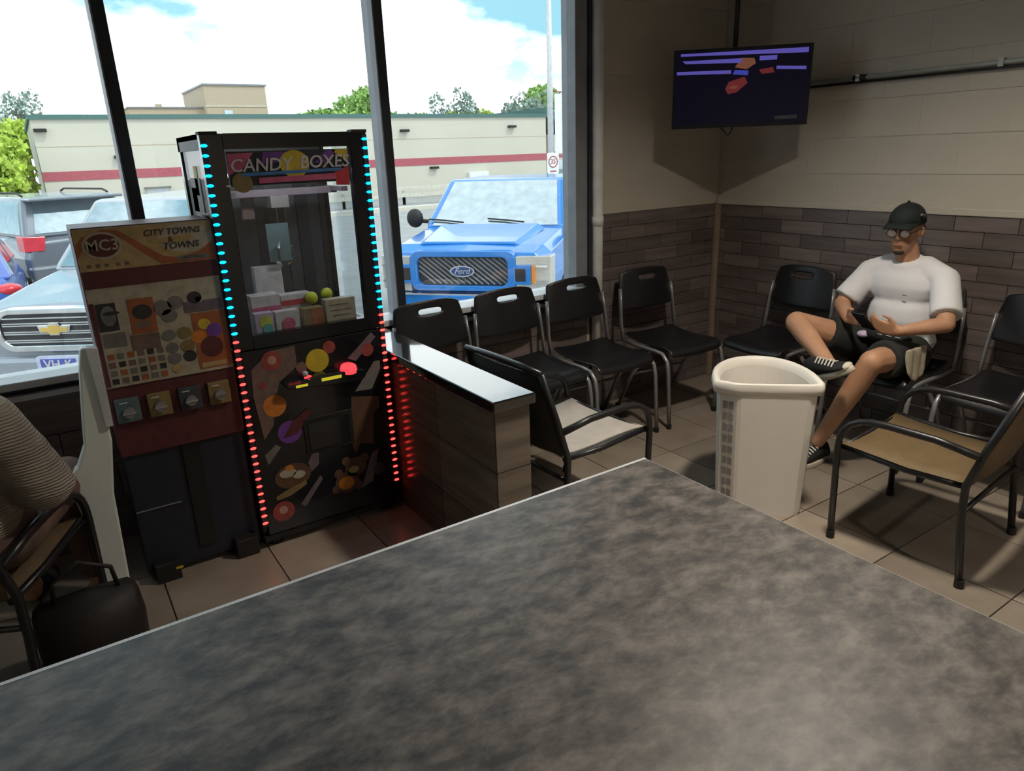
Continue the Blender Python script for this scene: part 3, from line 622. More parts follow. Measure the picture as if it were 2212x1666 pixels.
obj('mount_arm', MB().box(-.03, .03, .045, .40, .17, .23).box(-.12, .12, .045, .06, .1, .32), 'black_metal', tv)
obj('cable', MB().tube([(-.10, .03, 0), (-.07, .03, -.03), (-.055, .03, -.045), (-.04, .03, -.03), (-.03, .03, .0)], .005, 6), 'black_matte', tv, smooth=True)
obj('mast', MB().tube([(.0, .42, .20), (.0, .42, 1.2)], .016, 10), 'black_metal', tv, smooth=True)
mat('conduit_grey', (.40, .42, .38), .4, metal=.2)
cn = thing('conduit', 'thin grey metal conduit along the cream block wall', 'pipe', (XW-.016, 2.95, 2.10))
obj('pipe', MB().tube([(-.02, 0, 0), (-.02, -3.5, .0)], .0125, 10), 'conduit_grey', cn, smooth=True)
obj('pipe_lower', MB().tube([(-.012, 0, -.024), (-.012, -3.5, -.024)], .008, 8), 'black_metal', cn, smooth=True)
for y in (-.33, -1.1, -1.9): obj('strap', box(-.036, 0, y-.012, y+.012, -.02, .02), 'conduit_grey', cn)
obj('coupling', MB().tube([(-.02, -.30, 0), (-.02, -.38, 0)], .017, 10), 'black_metal', cn, smooth=True)

# ================================================================== SEATED MAN
man = thing('person', 'man in black cap and white T-shirt sitting cross-legged with a phone', 'person', (0, 0, 0))
V = Vector
hipR, hipL = V((3.93, 2.13, .60)), V((3.93, 1.93, .60))
kR, kL = V((3.53, 2.38, .765)), V((3.50, 1.90, .64))
aR, aL = V((3.33, 2.03, .63)), V((3.44, 2.115, .135))
shR, shL = V((4.01, 2.255, 1.015)), V((4.01, 1.835, 1.015))
eR, eL = V((3.88, 2.33, .83)), V((3.84, 1.72, .82))
wR, wL = V((3.68, 2.16, .80)), V((3.66, 1.86, .79))
hd = V((3.965, 2.06, 1.27))
B = MB()
B.ell((3.98, 2.03, .64), (.13, .17, .13)); B.ell((4.02, 2.04, .82), (.115, .165, .2)); B.ell((4.03, 2.05, .98), (.11, .19, .14))
for h_, k_, a_ in ((hipR, kR, aR), (hipL, kL, aL)):
    B.capsule(h_, k_, .092, .064); m1 = k_.lerp(a_, .3); B.capsule(k_, m1, .062, .060); B.capsule(m1, a_, .060, .038)
for s_, e_, w_ in ((shR, eR, wR), (shL, eL, wL)):
    B.capsule(s_, e_, .058, .045); m1 = e_.lerp(w_, .3); B.capsule(e_, m1, .044, .043); B.capsule(m1, w_, .043, .028)
B.capsule((4.02, 2.05, 1.08), (3.985, 2.055, 1.19), .065, .058)
HR = Matrix.Translation(hd) @ Matrix.Rotation(math.radians(8), 4, 'Z') @ Matrix.Rotation(math.radians(-9), 4, 'Y')   # head frame: faces -x
def hp(x, y, z): return HR @ V((x, y, z))
B.ell((.01, 0, .03), (.098, .078, .105), mx=HR); B.ell((-.03, 0, -.045), (.068, .062, .075), mx=HR); B.ell((-.062, 0, -.09), (.03, .034, .03), mx=HR)
B.ell((-.10, 0, -.012), (.018, .013, .022), mx=HR); B.tube([hp(-.088, 0, .03), hp(-.104, 0, -.01)], [.009, .013], 8)
for s_ in (-1, 1): B.ell((.012, s_*.08, -.005), (.022, .012, .032), mx=HR); B.ell((-.07, s_*.032, .03), (.02, .024, .012), mx=HR)
# hands: palm, four fingers, thumb
def hand(B, w, palm_dir, across, curl, thumb_side):
    d = palm_dir.normalized(); a = across.normalized(); n = d.cross(a).normalized()
    for k in range(4):
        o_ = a*((k-1.5)*.0195); B.capsule(w+d*.01+o_*.6, w+d*.085+o_, .015, .0125, 8)
        ln = (.068, .08, .075, .058)[k]; base = w+d*.085+o_
        p1 = base+(d*.75+curl*.65).normalized()*ln*.5; p2 = p1+(d*.25+curl).normalized()*ln*.32; p3 = p2+(curl-d*.25).normalized()*ln*.28
        B.capsule(base, p1, .0098, .009, 8); B.capsule(p1, p2, .009, .0085, 8); B.capsule(p2, p3, .0085, .007, 8)
    t0 = w+d*.028+a*thumb_side*.028; t1 = t0+(d*.6+a*thumb_side*.75).normalized()*.045; t2 = t1+(d*.9+curl*.35).normalized()*.034
    B.capsule(t0, t1, .014, .0115, 8); B.capsule(t1, t2, .011, .0085, 8)
ph = V((3.60, 2.035, .835))
hand(B, wR, V((-.55, -.75, .22)), V((-.3, .25, .9)), V((.35, -.85, -.1)), 1)
hand(B, wL, V((-.35, .9, .16)), V((-.25, -.1, .95)), V((-.1, .6, .75))*.8, 1)
skin = obj('body', B, 'skin', man); remesh(skin, .0075, 5)
# T-shirt
B = MB()
B.ell((4.03, 2.04, .66), (.15, .195, .10)); B.ell((4.02, 2.04, .78), (.15, .20, .18)); B.ell((4.02, 2.05, .96), (.132, .20, .14))
B.capsule(shR+V((.02, -.12, .05)), shR, .07, .072); B.capsule(shL+V((.02, .12, .05)), shL, .07, .072)
for s_, e_ in ((shR, eR), (shL, eL)):
    q = s_.lerp(e_, .82); B.tube([s_, q], [.070, .080], 16); B.ell(s_, .072)
B.tube([(4.02, 2.05, 1.06), (4.0, 2.052, 1.115)], [.11, .078], 16)
ts = obj('t_shirt', B, 'tshirt', man); remesh(ts, .010, 8)
obj('chest_mark', box(3.878, 3.884, 1.965, 1.985, .93, .934), 'p_grey', ts)
# shorts
B = MB(); B.ell((3.98, 2.03, .60), (.16, .195, .115))
qR, qL = hipR.lerp(kR, .60), hipL.lerp(kL, .72)
B.tube([hipR, hipR.lerp(kR, .3), qR], [.112, .112, .102], 16); B.tube([hipL, hipL.lerp(kL, .4), qL], [.115, .115, .102], 16)
B.ell(hipR, .112); B.ell(hipL, .115)
sh = obj('shorts', B, 'shorts', man); remesh(sh, .011, 6)
# cap
B = MB(); rings = []
for k in range(9):
    t_ = PI/2*k/8; rings.append([hp(.012+.108*math.cos(t_)*math.cos(a), .091*math.cos(t_)*math.sin(a), .052+.095*math.sin(t_)+(-.012 if k == 0 else 0)) for a in [2*PI*j/20 for j in range(20)]] if k < 8 else [hp(.012+.004*math.cos(a), .004*math.sin(a), .148) for a in [2*PI*j/20 for j in range(20)]])
B.loft(rings); cp = obj('cap', B, 'cap', man, smooth=True)
br = [[hp(-.085-.062*f_*(1-.35*u*u)+.055*u*u*(1-f_)*1.0, .082*u*(1-.12*f_), .062-.016*f_-.012*u*u) for u in (-1, -.7, -.35, 0, .35, .7, 1)] for f_ in (0, .35, .7, 1)]
obj('brim', MB().loft(br, cap=False, closed=False), 'cap', cp, smooth=True, solid=.006)
obj('cap_badge', MB().tube([hp(-.045, -.088, .10), hp(-.015, -.0945, .088)], .006, 8), 'cap_logo', cp); obj('cap_button', MB().ell(hp(.012, 0, .15), .009), 'cap', cp, smooth=True)
obj('hair', MB().ell((.04, 0, .005), (.072, .083, .062), mx=HR), 'hair', man, smooth=True)
for s_ in (-1, 1):
    obj('eyebrow', MB().tube([hp(-.083, s_*.052, .032), hp(-.091, s_*.03, .038), hp(-.093, s_*.014, .034)], .0045, 6), 'hair', man)
    e_ = obj('eye', MB().ell(hp(-.082, s_*.033, .014), (.008, .012, .006)), 'hair', man, smooth=True)
gl_ = obj('glasses', MB(), 'black_metal', man)
mb = MB()
for s_ in (-1, 1):
    mb.tube([hp(-.102, s_*.034+.026*math.cos(a), .006+.02*math.sin(a)) for a in [2*PI*k/16 for k in range(17)]], .0022, 6)
    mb.tube([hp(-.10, s_*.06, .01), hp(.005, s_*.088, .012)], .0022, 6)
    obj('lens', MB().tube([hp(-.1035, s_*.034, .006), hp(-.1025, s_*.034, .006)], .023, 14), 'eyeglass', gl_)
mb.tube([hp(-.102, -.01, .01), hp(-.102, .01, .01)], .0022, 6); gl_.data.clear_geometry(); gl_.data.from_pydata(mb.v, [], mb.f)
obj('mouth', MB().ell(hp(-.097, 0, -.058), (.007, .024, .006)), 'lips', man, smooth=True)
obj('chin_beard', MB().ell(hp(-.075, 0, -.103), (.022, .03, .016)), 'hair', man, smooth=True)
# shoes
def shoe(pos, dirv, upv, label=None):
    d = dirv.normalized(); u = (upv-d*upv.dot(d)).normalized(); s_ = d.cross(u)
    mx = Matrix(((d.x, s_.x, u.x, pos.x), (d.y, s_.y, u.y, pos.y), (d.z, s_.z, u.z, pos.z), (0, 0, 0, 1)))
    out = lambda f_, z: [(-.085+.285*f_*(.5-.5*math.cos(a))*1.0 if False else .055+.145*math.cos(a)*f_, (.046+.008*math.cos(a)-.012*math.cos(a)**2)*math.sin(a)*f_, z) for a in [2*PI*k/22 for k in range(22)]]
    sole = MB().loft([[mx @ V(p) for p in out(1, 0)], [mx @ V(p) for p in out(1.03, .006)], [mx @ V(p) for p in out(1.03, .026)], [mx @ V(p) for p in out(.97, .032)]])
    up_ = MB(); secs = []
    for x, w, z1 in ((-.085, .030, .085), (-.07, .040, .125), (-.02, .042, .135), (.02, .043, .115), (.07, .045, .082), (.12, .046, .066), (.165, .040, .055), (.19, .02, .042)):
        secs.append([mx @ V((x+ .0, w*math.cos(a)*(1 if math.sin(a) < .3 else .8), .022+(z1-.022)*max(0, .5+.5*math.sin(a))**.8)) for a in [2*PI*k/14 for k in range(14)]])
    up_.loft(secs)
    o = obj('shoe', up_, 'canvas', man, smooth=True); obj('sole', sole, 'sole', o, smooth=True)
    tcap = MB().ell(mx @ V((.155, 0, .042)), .034, 12, 8)
    for k in range(6):
        x = .02+k*.017; z = .117-.0085*k*.9-k*.001; obj('lace', MB().tube([mx @ V((x, -.030, z-.012)), mx @ V((x+.004, 0, z+.003)), mx @ V((x, .030, z-.012))], .0042, 6), 'lace', o)
    obj('toe_cap', MB().ell((0, 0, 0), (.040, .037, .020), mx=mx @ Matrix.Translation((.158, 0, .034))), 'sole', o, smooth=True)
    return o
shoe(V((3.335, 2.045, .555)), V((-.18, -.85, .42)), V((-.30, .48, .85)))
shoe(V((3.44, 2.12, 0.0)), V((-.95, .12, 0)), V((0, 0, 1)))
pho = thing('phone', 'dark mobile phone held in the hands of the man', 'phone', (3.60, 2.03, .825))
PM = Matrix.Rotation(math.radians(-8), 4, 'Z') @ Matrix.Rotation(math.radians(-48), 4, 'Y')
obj('phone_body', MB().box(-.006, .006, -.04, .04, -.075, .075, PM), 'phone', pho, bevel=.004); obj('phone_screen', MB().box(.006, .0072, -.036, .036, -.07, .07, PM), 'tv_black', pho)
lp = thing('belt_bag', 'small black bag on the lap of the man', 'bag', (3.78, 1.98, .70))
obj('pouch', MB().ell((0, 0, .02), (.06, .13, .04)), 'canvas', lp, smooth=True)
for k in range(3): obj('stitch', MB().tube([(-.056, .03-k*.05, .036), (-.056, .005-k*.05, .034)], .0025, 6), 'lace', lp)
obj('tissue', MB().ell((-.02, .13, .01), (.035, .035, .02)), 'p_lilac', lp, smooth=True)
cl = MB()
rows = []
for i in range(7):
    f_ = i/6
    rows.append([(3.74+.10*u+.01*math.sin(6*u), 1.80-.02*f_-.012*math.sin(9*u+f_*3), .70-.19*f_*(1-.3*abs(u))) for u in (-1, -.7, -.4, -.1, .2, .5, .8, 1)])
tc_ = obj('cloth', cl.loft(rows, cap=False, closed=False), 'tan_cloth', None, smooth=True, solid=.012, sub=1)
tag(tc_, 'tan cloth hanging over the outer thigh of the man', 'cloth')

# ================================================================== PERSON IN KNIT SWEATER
p2 = thing('person', 'person in a chunky beige knit sweater seated facing the window', 'person', (-.385, 2.85, 0), PI-.4636)
B = MB()   # local: faces -y, right side is -x
B.ell((0, .08, .60), (.19, .15, .14)); B.ell((0, .12, .85), (.185, .13, .24)); B.ell((0, .12, 1.0), (.20, .115, .13)); B.capsule((0, .11, 1.08), (0, .09, 1.18), .06, .055)
B.ell((0, .07, 1.31), (.08, .10, .12)); B.ell((0, -.03, 1.29), (.014, .025, .02))
for s_ in (-1, 1):
    B.capsule((s_*.10, .05, .56), (s_*.13, -.40, .57), .09, .065); B.capsule((s_*.13, -.40, .57), (s_*.14, -.42, .09), .06, .04); B.capsule((s_*.14, -.41, .05), (s_*.14, -.58, .035), .04, .03)
    B.capsule((s_*.23, .12, 1.02), (s_*.27, .08, .73), .055, .045); B.capsule((s_*.27, .08, .73), (s_*.16, -.16, .70), .042, .028)
    hand(B, V((s_*.16, -.16, .70)), V((-s_*.3, -.9, -.05)), V((s_*-1, .2, 0)), V((0, -.1, -.9)), 1)
    B.ell((s_*.082, .08, 1.30), (.01, .02, .03))
sk = obj('body', B, 'skin', p2); remesh(sk, .011, 5)
B = MB(); B.ell((0, .10, .66), (.22, .17, .13)); B.ell((0, .12, .86), (.215, .16, .24)); B.ell((0, .13, 1.0), (.225, .14, .14)); B.tube([(0, .12, 1.06), (0, .10, 1.15)], [.13, .075], 14)
for s_ in (-1, 1):
    B.capsule((s_*.21, .13, 1.00), (s_*.29, .06, .75), .10, .095); B.capsule((s_*.29, .06, .75), (s_*.185, -.12, .72), .092, .05)
    for k in range(4): B.ell((s_*(.245+.014*k), .10-.014*k, .90-.055*k), (.108, .108, .03))
sw = obj('sweater', B, 'sweater', p2); remesh(sw, .014, 6)
B = MB(); B.ell((0, .07, .56), (.23, .17, .11))
for s_ in (-1, 1): B.capsule((s_*.11, .05, .555), (s_*.13, -.39, .575), .115, .085); B.tube([(s_*.13, -.40, .575), (s_*.14, -.42, .12)], [.085, .065], 14)
tr = obj('trousers', B, 'trousers', p2); remesh(tr, .015, 6)
B = MB(); B.ell((0, .09, 1.335), (.092, .108, .12)); B.ell((0, .15, 1.24), (.08, .06, .10)); hr = obj('hair', B, 'hair', p2, smooth=True)
for s_ in (-1, 1): obj('shoe', MB().ell((s_*.14, -.50, .04), (.045, .125, .04)), 'canvas', p2, smooth=True)

# ================================================================== OUTSIDE
LOT = -.6
hb = thing('handbag', 'dark brown leather bag hanging beside the knit sweater chair', 'bag', (-.11, 2.62, 0))
mat('leather', (.014, .010, .009), .6, bump=.3, bscale=20)
obj('bag_body', MB().loft([[(x*sx_, y*sy_, z) for x, y in ((-.15, -.10), (.0, -.13), (.14, -.10), (.16, 0), (.14, .10), (0, .13), (-.15, .10), (-.17, 0))] for z, sx_, sy_ in ((0, .8, .85), (.03, 1, 1), (.20, 1.05, 1.0), (.29, 1.0, .8), (.32, .95, .4))]), 'leather', hb, smooth=True)
obj('strap', MB().tube([(-.10, 0, .31), (-.09, .0, .40), (0, 0, .45), (.09, 0, .40), (.10, 0, .31)], .008, 8), 'leather', hb, smooth=True)
struct('ground', box(-60, 90, YW+.2, 120, LOT-.3, LOT), 'asphalt', 'pale asphalt car park and road')
struct('kerb', box(-60, 90, 29.5, 30.1, LOT, LOT+.18), 'kerb', 'pale kerb across the road')
# long cream building
bd = thing('building', 'long cream building with a red stripe and green roof edge', 'building', (0, 40, LOT))
obj('wall', box(.8, 29.6, 0, 14, 0, 4.55), 'cream_wall', bd); obj('roof_edge', box(.7, 29.7, -.12, 14, 4.48, 4.68), 'roof_green', bd); obj('red_stripe', box(.79, 29.61, -.03, 0, 1.78, 2.2), 'stripe_red', bd)
obj('joint_line', box(.8, 29.6, -.012, 0, 3.28, 3.31), 'far_brick', bd)
for x, z in ((1.1, 4.0), (4.1, 2.76), (19.2, 3.75), (26.8, 3.9), (21, 1.6)): obj('wall_lamp', MB().box(x-.25, x+.25, -.3, 0, z-.06, z+.08), 'black_matte', bd)
dr = obj('service_door', box(5.0, 6.0, -.03, 0, 0, 1.25), 'car_white', bd); obj('door_hood', box(4.9, 6.1, -.25, 0, 1.25, 1.32), 'p_grey', dr)
bx = obj('meter_box', box(23.4, 24.8, -.3, 0, .1, 1.25), 'banner', bd)
an = thing('annex', 'lower cream annex with a green gable roof', 'building', (30.6, 41, LOT))
obj('wall', box(0, 9, 0, 10, 0, 3.4), 'cream_wall', an); obj('roof', MB().prism([(-.6, 4.6), (4.5, 2.9), (4.5, 3.3), (-.6, 5.1)], -.5, 10), 'roof_green', an); obj('stripe', box(0, 9, -.03, 0, 1.9, 2.3), 'stripe_red', an)
obj('window', box(.8, 3.2, -.04, 0, .7, 1.7), 'car_glass', an)
# tall block behind
tb = thing('building', 'tan brick block rising behind the long cream building', 'building', (0, 58, LOT))
obj('tower', box(12.2, 16.6, 0, 8, 0, 7.7), 'far_brick', tb); obj('wing', box(7.2, 12.2, 1, 9, 0, 6.2), 'far_brick', tb); obj('low_wing', box(3.2, 7.2, 1.5, 9, 0, 5.8), 'far_brick', tb)
obj('band', box(12.15, 16.65, -.05, 0, 6.25, 6.33), 'kerb', tb); obj('coping', box(12.1, 16.7, -.1, 8, 7.7, 7.82), 'frame_gray', tb); obj('coping', box(7.1, 12.2, .9, 9, 6.2, 6.3), 'frame_gray', tb)
obj('window', box(13.4, 14.0, -.06, 0, 5.5, 6.0), 'car_glass', tb)
obj('chimney', box(9.0, 9.4, 1, 1.4, 6.2, 6.5), 'far_brick', tb)
# guard rails
for z, lab in ((.55, 'upper pale guard rail before the cream building'), (.22, 'lower pale guard rail before the cream building')):
    gr_ = thing('guard_rail', lab, 'railing', (0, 33.5, LOT), 0, 'guard rails across the road'); obj('rail', box(1.5, 40, -.06, .06, z+.15, z+.32), 'kerb', gr_)
    for k in range(12): obj('post', box(3+k*3.2, 3.12+k*3.2, .06, .16, 0, z+.3), 'pole_grey', gr_)
# trees
leaf = [(-.5, 0, -.5), (.5, 0, -.5), (.5, 0, .5), (-.5, 0, .5)]
def tree(x, y, h, rx, rz, mt, label, n=700, base=LOT, z0=.25, cat='tree'):
    t = thing('tree', label, cat, (x, y, base), 0, 'trees around the cream building')
    obj('trunk', MB().tube([(0, 0, 0), (.1, .05, h*.45), (.0, .0, h*.8)], [rx*.09+.06, rx*.07+.05, .04], 8), 'bark', t, smooth=True)
    mb = MB(); cl_ = [(random.uniform(-.75, .75)*rx, random.uniform(-.7, .7)*rx, h-rz+random.uniform(-.8, .6)*rz, random.uniform(.38, .6)) for _ in range(14)]
    for _ in range(n*6):
        c = random.choice(cl_); d = V((random.gauss(0, 1), random.gauss(0, 1), random.gauss(0, 1))).normalized()*random.uniform(.55, 1)
        p = V((c[0]+d.x*c[3]*rx, c[1]+d.y*c[3]*rx, c[2]+d.z*c[3]*rz)); s_ = random.uniform(.12, .26)*(rx/2.2)**.6
        mx = Matrix.Translation(p) @ Euler((random.uniform(0, 6), random.uniform(0, 6), random.uniform(0, 6))).to_matrix().to_4x4() @ Matrix.Scale(s_*1.05, 4)
        mb.add(leaf, [(0, 1, 2, 3)], mx)
    obj('foliage', mb, mt, t, normals=False); return t
tree(20.5, 60, 6.3, 3.0, 1.5, 'leaf_green', 'low rounded green tree right of the tan block')
tree(29, 68, 8.7, 3.2, 2.9, 'leaf_green', 'dark green tree cut by the wide mullion')
tree(36.5, 76, 6.8, 4.0, 1.7, 'leaf_green', 'low bushy tree between the wide mullion and the wispy tree')
tree(34.3, 60, 8.0, 1.8, 2.4, 'leaf_grey', 'thin wispy tree in the gap above the cream roof', 220)
tree(37.8, 62, 6.3, 2.6, 1.5, 'leaf_lime', 'yellow-green low tree over the roof')
tree(41.5, 60, 7.6, 2.8, 2.4, 'leaf_grey', 'sparse grey tree beside the tallest green tree', 260)
tree(54.5, 71, 10.4, 4.9, 3.9, 'leaf_green', 'tallest full green tree left of the lamp post', 1300)
tree(49, 56, 6.6, 3.2, 2.6, 'leaf_lime', 'bright green tree over the green gable roof', 900)
tree(-1.6, 40, 4.6, 1.9, 2.3, 'leaf_lime', 'bright lime tree left of the cream building', 900)
tree(-.4, 57, 6.4, 2.6, 1.9, 'leaf_lime', 'lime tree crown above the left end of the roof', 900)
tree(-3.2, 47, 6.4, 2.2, 2.4, 'leaf_grey', 'grey-green conifer behind the lime tree', 320)
tree(.6, 66, 8.2, 1.5, 2.0, 'leaf_grey', 'thin bare tree behind the lime crown', 150)
# lamp post with banner, road sign
lpst = thing('lamp_post', 'tall pale lamp post carrying a white banner', 'lamp post', (16.5, 22, LOT))
obj('pole', MB().tube([(0, 0, 0), (0, 0, 10)], [.13, .07], 12), 'pole_grey', lpst, smooth=True)
obj('bracket', MB().tube([(0, 0, 4.45), (.35, -.2, 4.35), (.62, -.35, 4.38)], .02, 6), 'stripe_red', lpst); bnn = obj('banner', box(.06, .56, -.2, -.18, 2.25, 4.3), 'banner', lpst)
obj('banner_foot', MB().tube([(0, 0, 2.22), (.5, -.2, 2.22)], .02, 6), 'pole_grey', lpst)
rs = thing('road_sign', 'small white and red road sign in front of the lamp post', 'sign', (16.1, 21.4, LOT))
obj('post', MB().tube([(0, 0, 0), (0, 0, 2.3)], .03, 8), 'pole_grey', rs); sgp = obj('sign_plate', MB().prism(roundrect(-.26, .26, 1.55, 2.28, .06), -.05, -.035), 'banner', rs)
obj('sign_ring', MB().tube([(.19*math.cos(a), -.055, 1.97+.19*math.sin(a)) for a in [2*PI*k/24 for k in range(25)]], .02, 6), 'stripe_red', rs)
text('35', .24, .004, FRONT(0, -.056, 1.97), 'sign_lettering', 'stripe_red', sgp); obj('sign_bar', box(-.15, .15, -.06, -.05, 1.62, 1.66), 'stripe_red', sgp)

# ------------------------------------------------------------------ vehicles (front faces local -y)
def section(y, w, z0, z1, wt=None, r=.14):
    wt = wt or w*.93; zm = z0+(z1-z0)*.55
    return [(-w*.9, y, z0), (-w, y, z0+r), (-w*1.005, y, zm), (-wt, y, z1-r*.6), (-wt+r*.7, y, z1), (0, y, z1+.025), (wt-r*.7, y, z1), (wt, y, z1-r*.6), (w*1.005, y, zm), (w, y, z0+r), (w*.9, y, z0)]
def wheels(t, W, ys, R):
    for y in ys:
        for s_ in (-1, 1):
            w_ = obj('wheel', MB().tube([(s_*(W-.22), y, R), (s_*(W+.01), y, R)], R, 22), 'tyre', t); obj('rim', MB().tube([(s_*(W+.005), y, R), (s_*(W+.018), y, R)], R*.62, 16), 'chrome', w_)
def cabin(t, c, W, yb0, yt0, yt1, yb1, zb, zt, wt):
    cb = obj('cabin', MB().hexa([(-W, yb0, zb), (W, yb0, zb), (W, yb1, zb), (-W, yb1, zb)], [(-wt, yt0, zt), (wt, yt0, zt), (wt, yt1, zt), (-wt, yt1, zt)]), c, t, bevel=.07, seg=3)
    def quad(name, P, ins, off):
        a, b_, c_, d = [V(p) for p in P]; ctr = (a+b_+c_+d)/4; n = (b_-a).cross(d-a).normalized()
        q = [ctr+(p-ctr)*ins+n*off for p in (a, b_, c_, d)]; q2 = [p-n*.02 for p in q]
        return obj(name, MB().hexa(q2, q), 'car_glass', t)
    quad('windshield', [(-W, yb0, zb), (W, yb0, zb), (wt, yt0, zt), (-wt, yt0, zt)], .88, .012)
    quad('rear_window', [(W, yb1, zb), (-W, yb1, zb), (-wt, yt1, zt), (wt, yt1, zt)], .80, .012)
    ym0, ym1 = (yb0+yb1)/2, (yt0+yt1)/2
    for s_ in (-1, 1):
        for (p0, p1, q0, q1) in ((yb0, ym0, yt0, ym1), (ym0, yb1, ym1, yt1)):
            P = [(s_*W, p1, zb), (s_*W, p0, zb), (s_*wt, q0, zt), (s_*wt, q1, zt)]
            quad('side_window', P if s_ < 0 else [P[1], P[0], P[3], P[2]], .82, .012)
    return cb
# blue pickup
tk = thing('pickup_truck', 'bright blue pickup truck parked facing the window', 'truck', (4.36, 7.72, LOT), -math.radians(49))
W = 1.13
bd_ = MB().loft([section(.10, 1.03, .42, 1.10, .97), section(.04, 1.0, .45, 1.18, .95) if False else section(.12, 1.06, .40, 1.16, 1.01), section(.35, W, .38, 1.24, 1.07), section(1.45, W, .38, 1.34, 1.09), section(1.5, W, .38, 1.34, 1.09), section(6.2, W, .45, 1.36, 1.10)])
obj('body', bd_, 'car_blue', tk, smooth=False, bevel=.03)
obj('hood_bulge', MB().loft([[(-.72, .3, 1.22), (-.62, .3, 1.275), (.62, .3, 1.275), (.72, .3, 1.22)], [(-.80, 1.3, 1.34), (-.7, 1.3, 1.41), (.7, 1.3, 1.41), (.80, 1.3, 1.34)]]), 'car_blue', tk, bevel=.03)
cabin(tk, 'car_blue', 1.06, 1.42, 2.2, 3.9, 4.3, 1.32, 1.98, .90)
# bolder grille surround
fr = [roundrect(-.70, .70, .70, 1.20, .12), roundrect(-.60, .60, .765, 1.125, .09)]
mb = MB(); n = len(fr[0])
for y in (-.02, .12):
    for lp_ in fr: mb.v += [(x, y, z) for x, z in lp_]
for k in range(n):
    k2 = (k+1) % n; mb.f += [(k, k2, n+k2, n+k), (2*n+k, 2*n+k2, k2, k), (n+k, n+k2, 3*n+k2, 3*n+k)]
obj('grille_surround', mb, 'car_blue', tk, bevel=.012)
gm = obj('grille', MB().prism(roundrect(-.62, .62, .75, 1.14, .09), .04, .10), 'grille', tk)
for k in range(17):
    x0 = -.80+k*.08; pts = []
    z0_, z1_ = .78, 1.11
    p0, p1 = (x0, z1_), (x0+.42, z0_)
    def clipx(p, q, lim):
        (xa, za), (xb, zb) = p, q
        if xa < -lim: f_ = (-lim-xa)/(xb-xa); xa, za = -lim, za+(zb-za)*f_
        if xb > lim: f_ = (lim-xa)/(xb-xa); xb, zb = lim, za+(zb-za)*f_
        return (xa, za), (xb, zb)
    if p1[0] < -.58 or p0[0] > .58: continue
    (xa, za), (xb, zb) = clipx(p0, p1, .59)
    obj('grille_bar', MB().tube([(xa, .035, za), (xb, .035, zb)], .011, 4), 'frame_gray', gm)
em = obj('emblem', MB().disc(0, .945, .165, .0, .03, .072, 28), 'chrome', tk); obj('emblem_field', MB().disc(0, .945, .142, -.006, 0, .056, 28), 'emblem_blue', em)
text('Ford', .105, .003, FRONT(0, -.009, .947), 'emblem_lettering', 'chrome', em, .35)
for s_ in (-1, 1):
    def rx(a, b): return (a, b) if s_ > 0 else (-b, -a)
    h1 = rx(.70, 1.03)
    hl = obj('headlight', MB().hexa([(s_*.70, .0, .68), (s_*1.13, .09, .70), (s_*1.13, .34, .70), (s_*.70, .2, .68)], [(s_*.70, .0, 1.13), (s_*1.13, .09, 1.13), (s_*1.13, .34, 1.13), (s_*.70, .2, 1.13)]), 'lamp_lens', tk, bevel=.01)
    mb = MB()
    a0, a1 = (.66, .90) if s_ > 0 else (-.90, -.66)
    obj('light_bracket', MB().box(a0, a1, -.015, .1, .785, 1.03), 'car_blue', hl, bevel=.01); i0, i1 = (.70, .83) if s_ > 0 else (-.83, -.70)
    obj('light_recess', box(i0, i1, -.02, .0, .83, .985), 'grille', hl); j0, j1 = (.905, .945) if s_ > 0 else (-.945, -.905)
    obj('amber_lens', box(j0, j1, -.02, .14, .80, 1.02), 'amber', hl)
    for z in (.80, 1.0): obj('chrome_bar', MB().box(*rx(.945, 1.10), .02, .2, z, z+.025), 'chrome', hl)
    mr = obj('side_mirror', MB().ell((s_*1.28, 1.65, 1.46), (.13, .09, .14)), 'black_matte', tk, smooth=True); obj('mirror_arm', MB().tube([(s_*1.0, 1.7, 1.40), (s_*1.25, 1.68, 1.42)], .03, 8), 'black_matte', mr)
    x0 = s_*.45; obj('wiper', MB().tube([(x0, 1.46, 1.41), (x0-.28, 1.50, 1.435), (x0-.55, 1.52, 1.455)], .012, 6), 'black_matte', tk)
    obj('fog_lamp', MB().box(*rx(.62, .85), -.03, .05, .50, .56), 'lamp_lens', tk)
bm_ = obj('bumper', MB().loft([[(x, -.10+.10*(x/1.05)**2, z) for x in (-1.05, -.8, -.4, 0, .4, .8, 1.05)]+[(x, .1, z) for x in (1.05, -1.05)] for z in (.40, .52, .64, .66)]), 'car_blue', tk, bevel=.015)
obj('bumper_trim', box(-.9, .9, -.09, .0, .655, .675), 'chrome', tk); wheels(tk, W, (.95, 4.8), .40)
# generic body
def car(name, label, cat, loc, rz, c, W, L_, hood, zh, zw, zr, cab, zb=.35, R=.34):
    t = thing(name, label, cat, loc, rz)
    obj('body', MB().loft([section(.06, W*.86, zb+.1, zh-.16, W*.74), section(.2, W*.96, zb, zh-.05, W*.84), section(hood*.6, W, zb, zh+.03, W*.9), section(cab[0], W, zb, zw, W*.94), section(L_*.8, W, zb, zw+.02, W*.95), section(L_-.15, W*.97, zb, zw, W*.9), section(L_, W*.92, zb+.1, zw-.1, W*.86)]), c, t, bevel=.04, seg=3)
    cabin(t, c, W*.94, *cab, zw-.02, zr, W*.76); wheels(t, W, (.85, L_-.95), R); return t
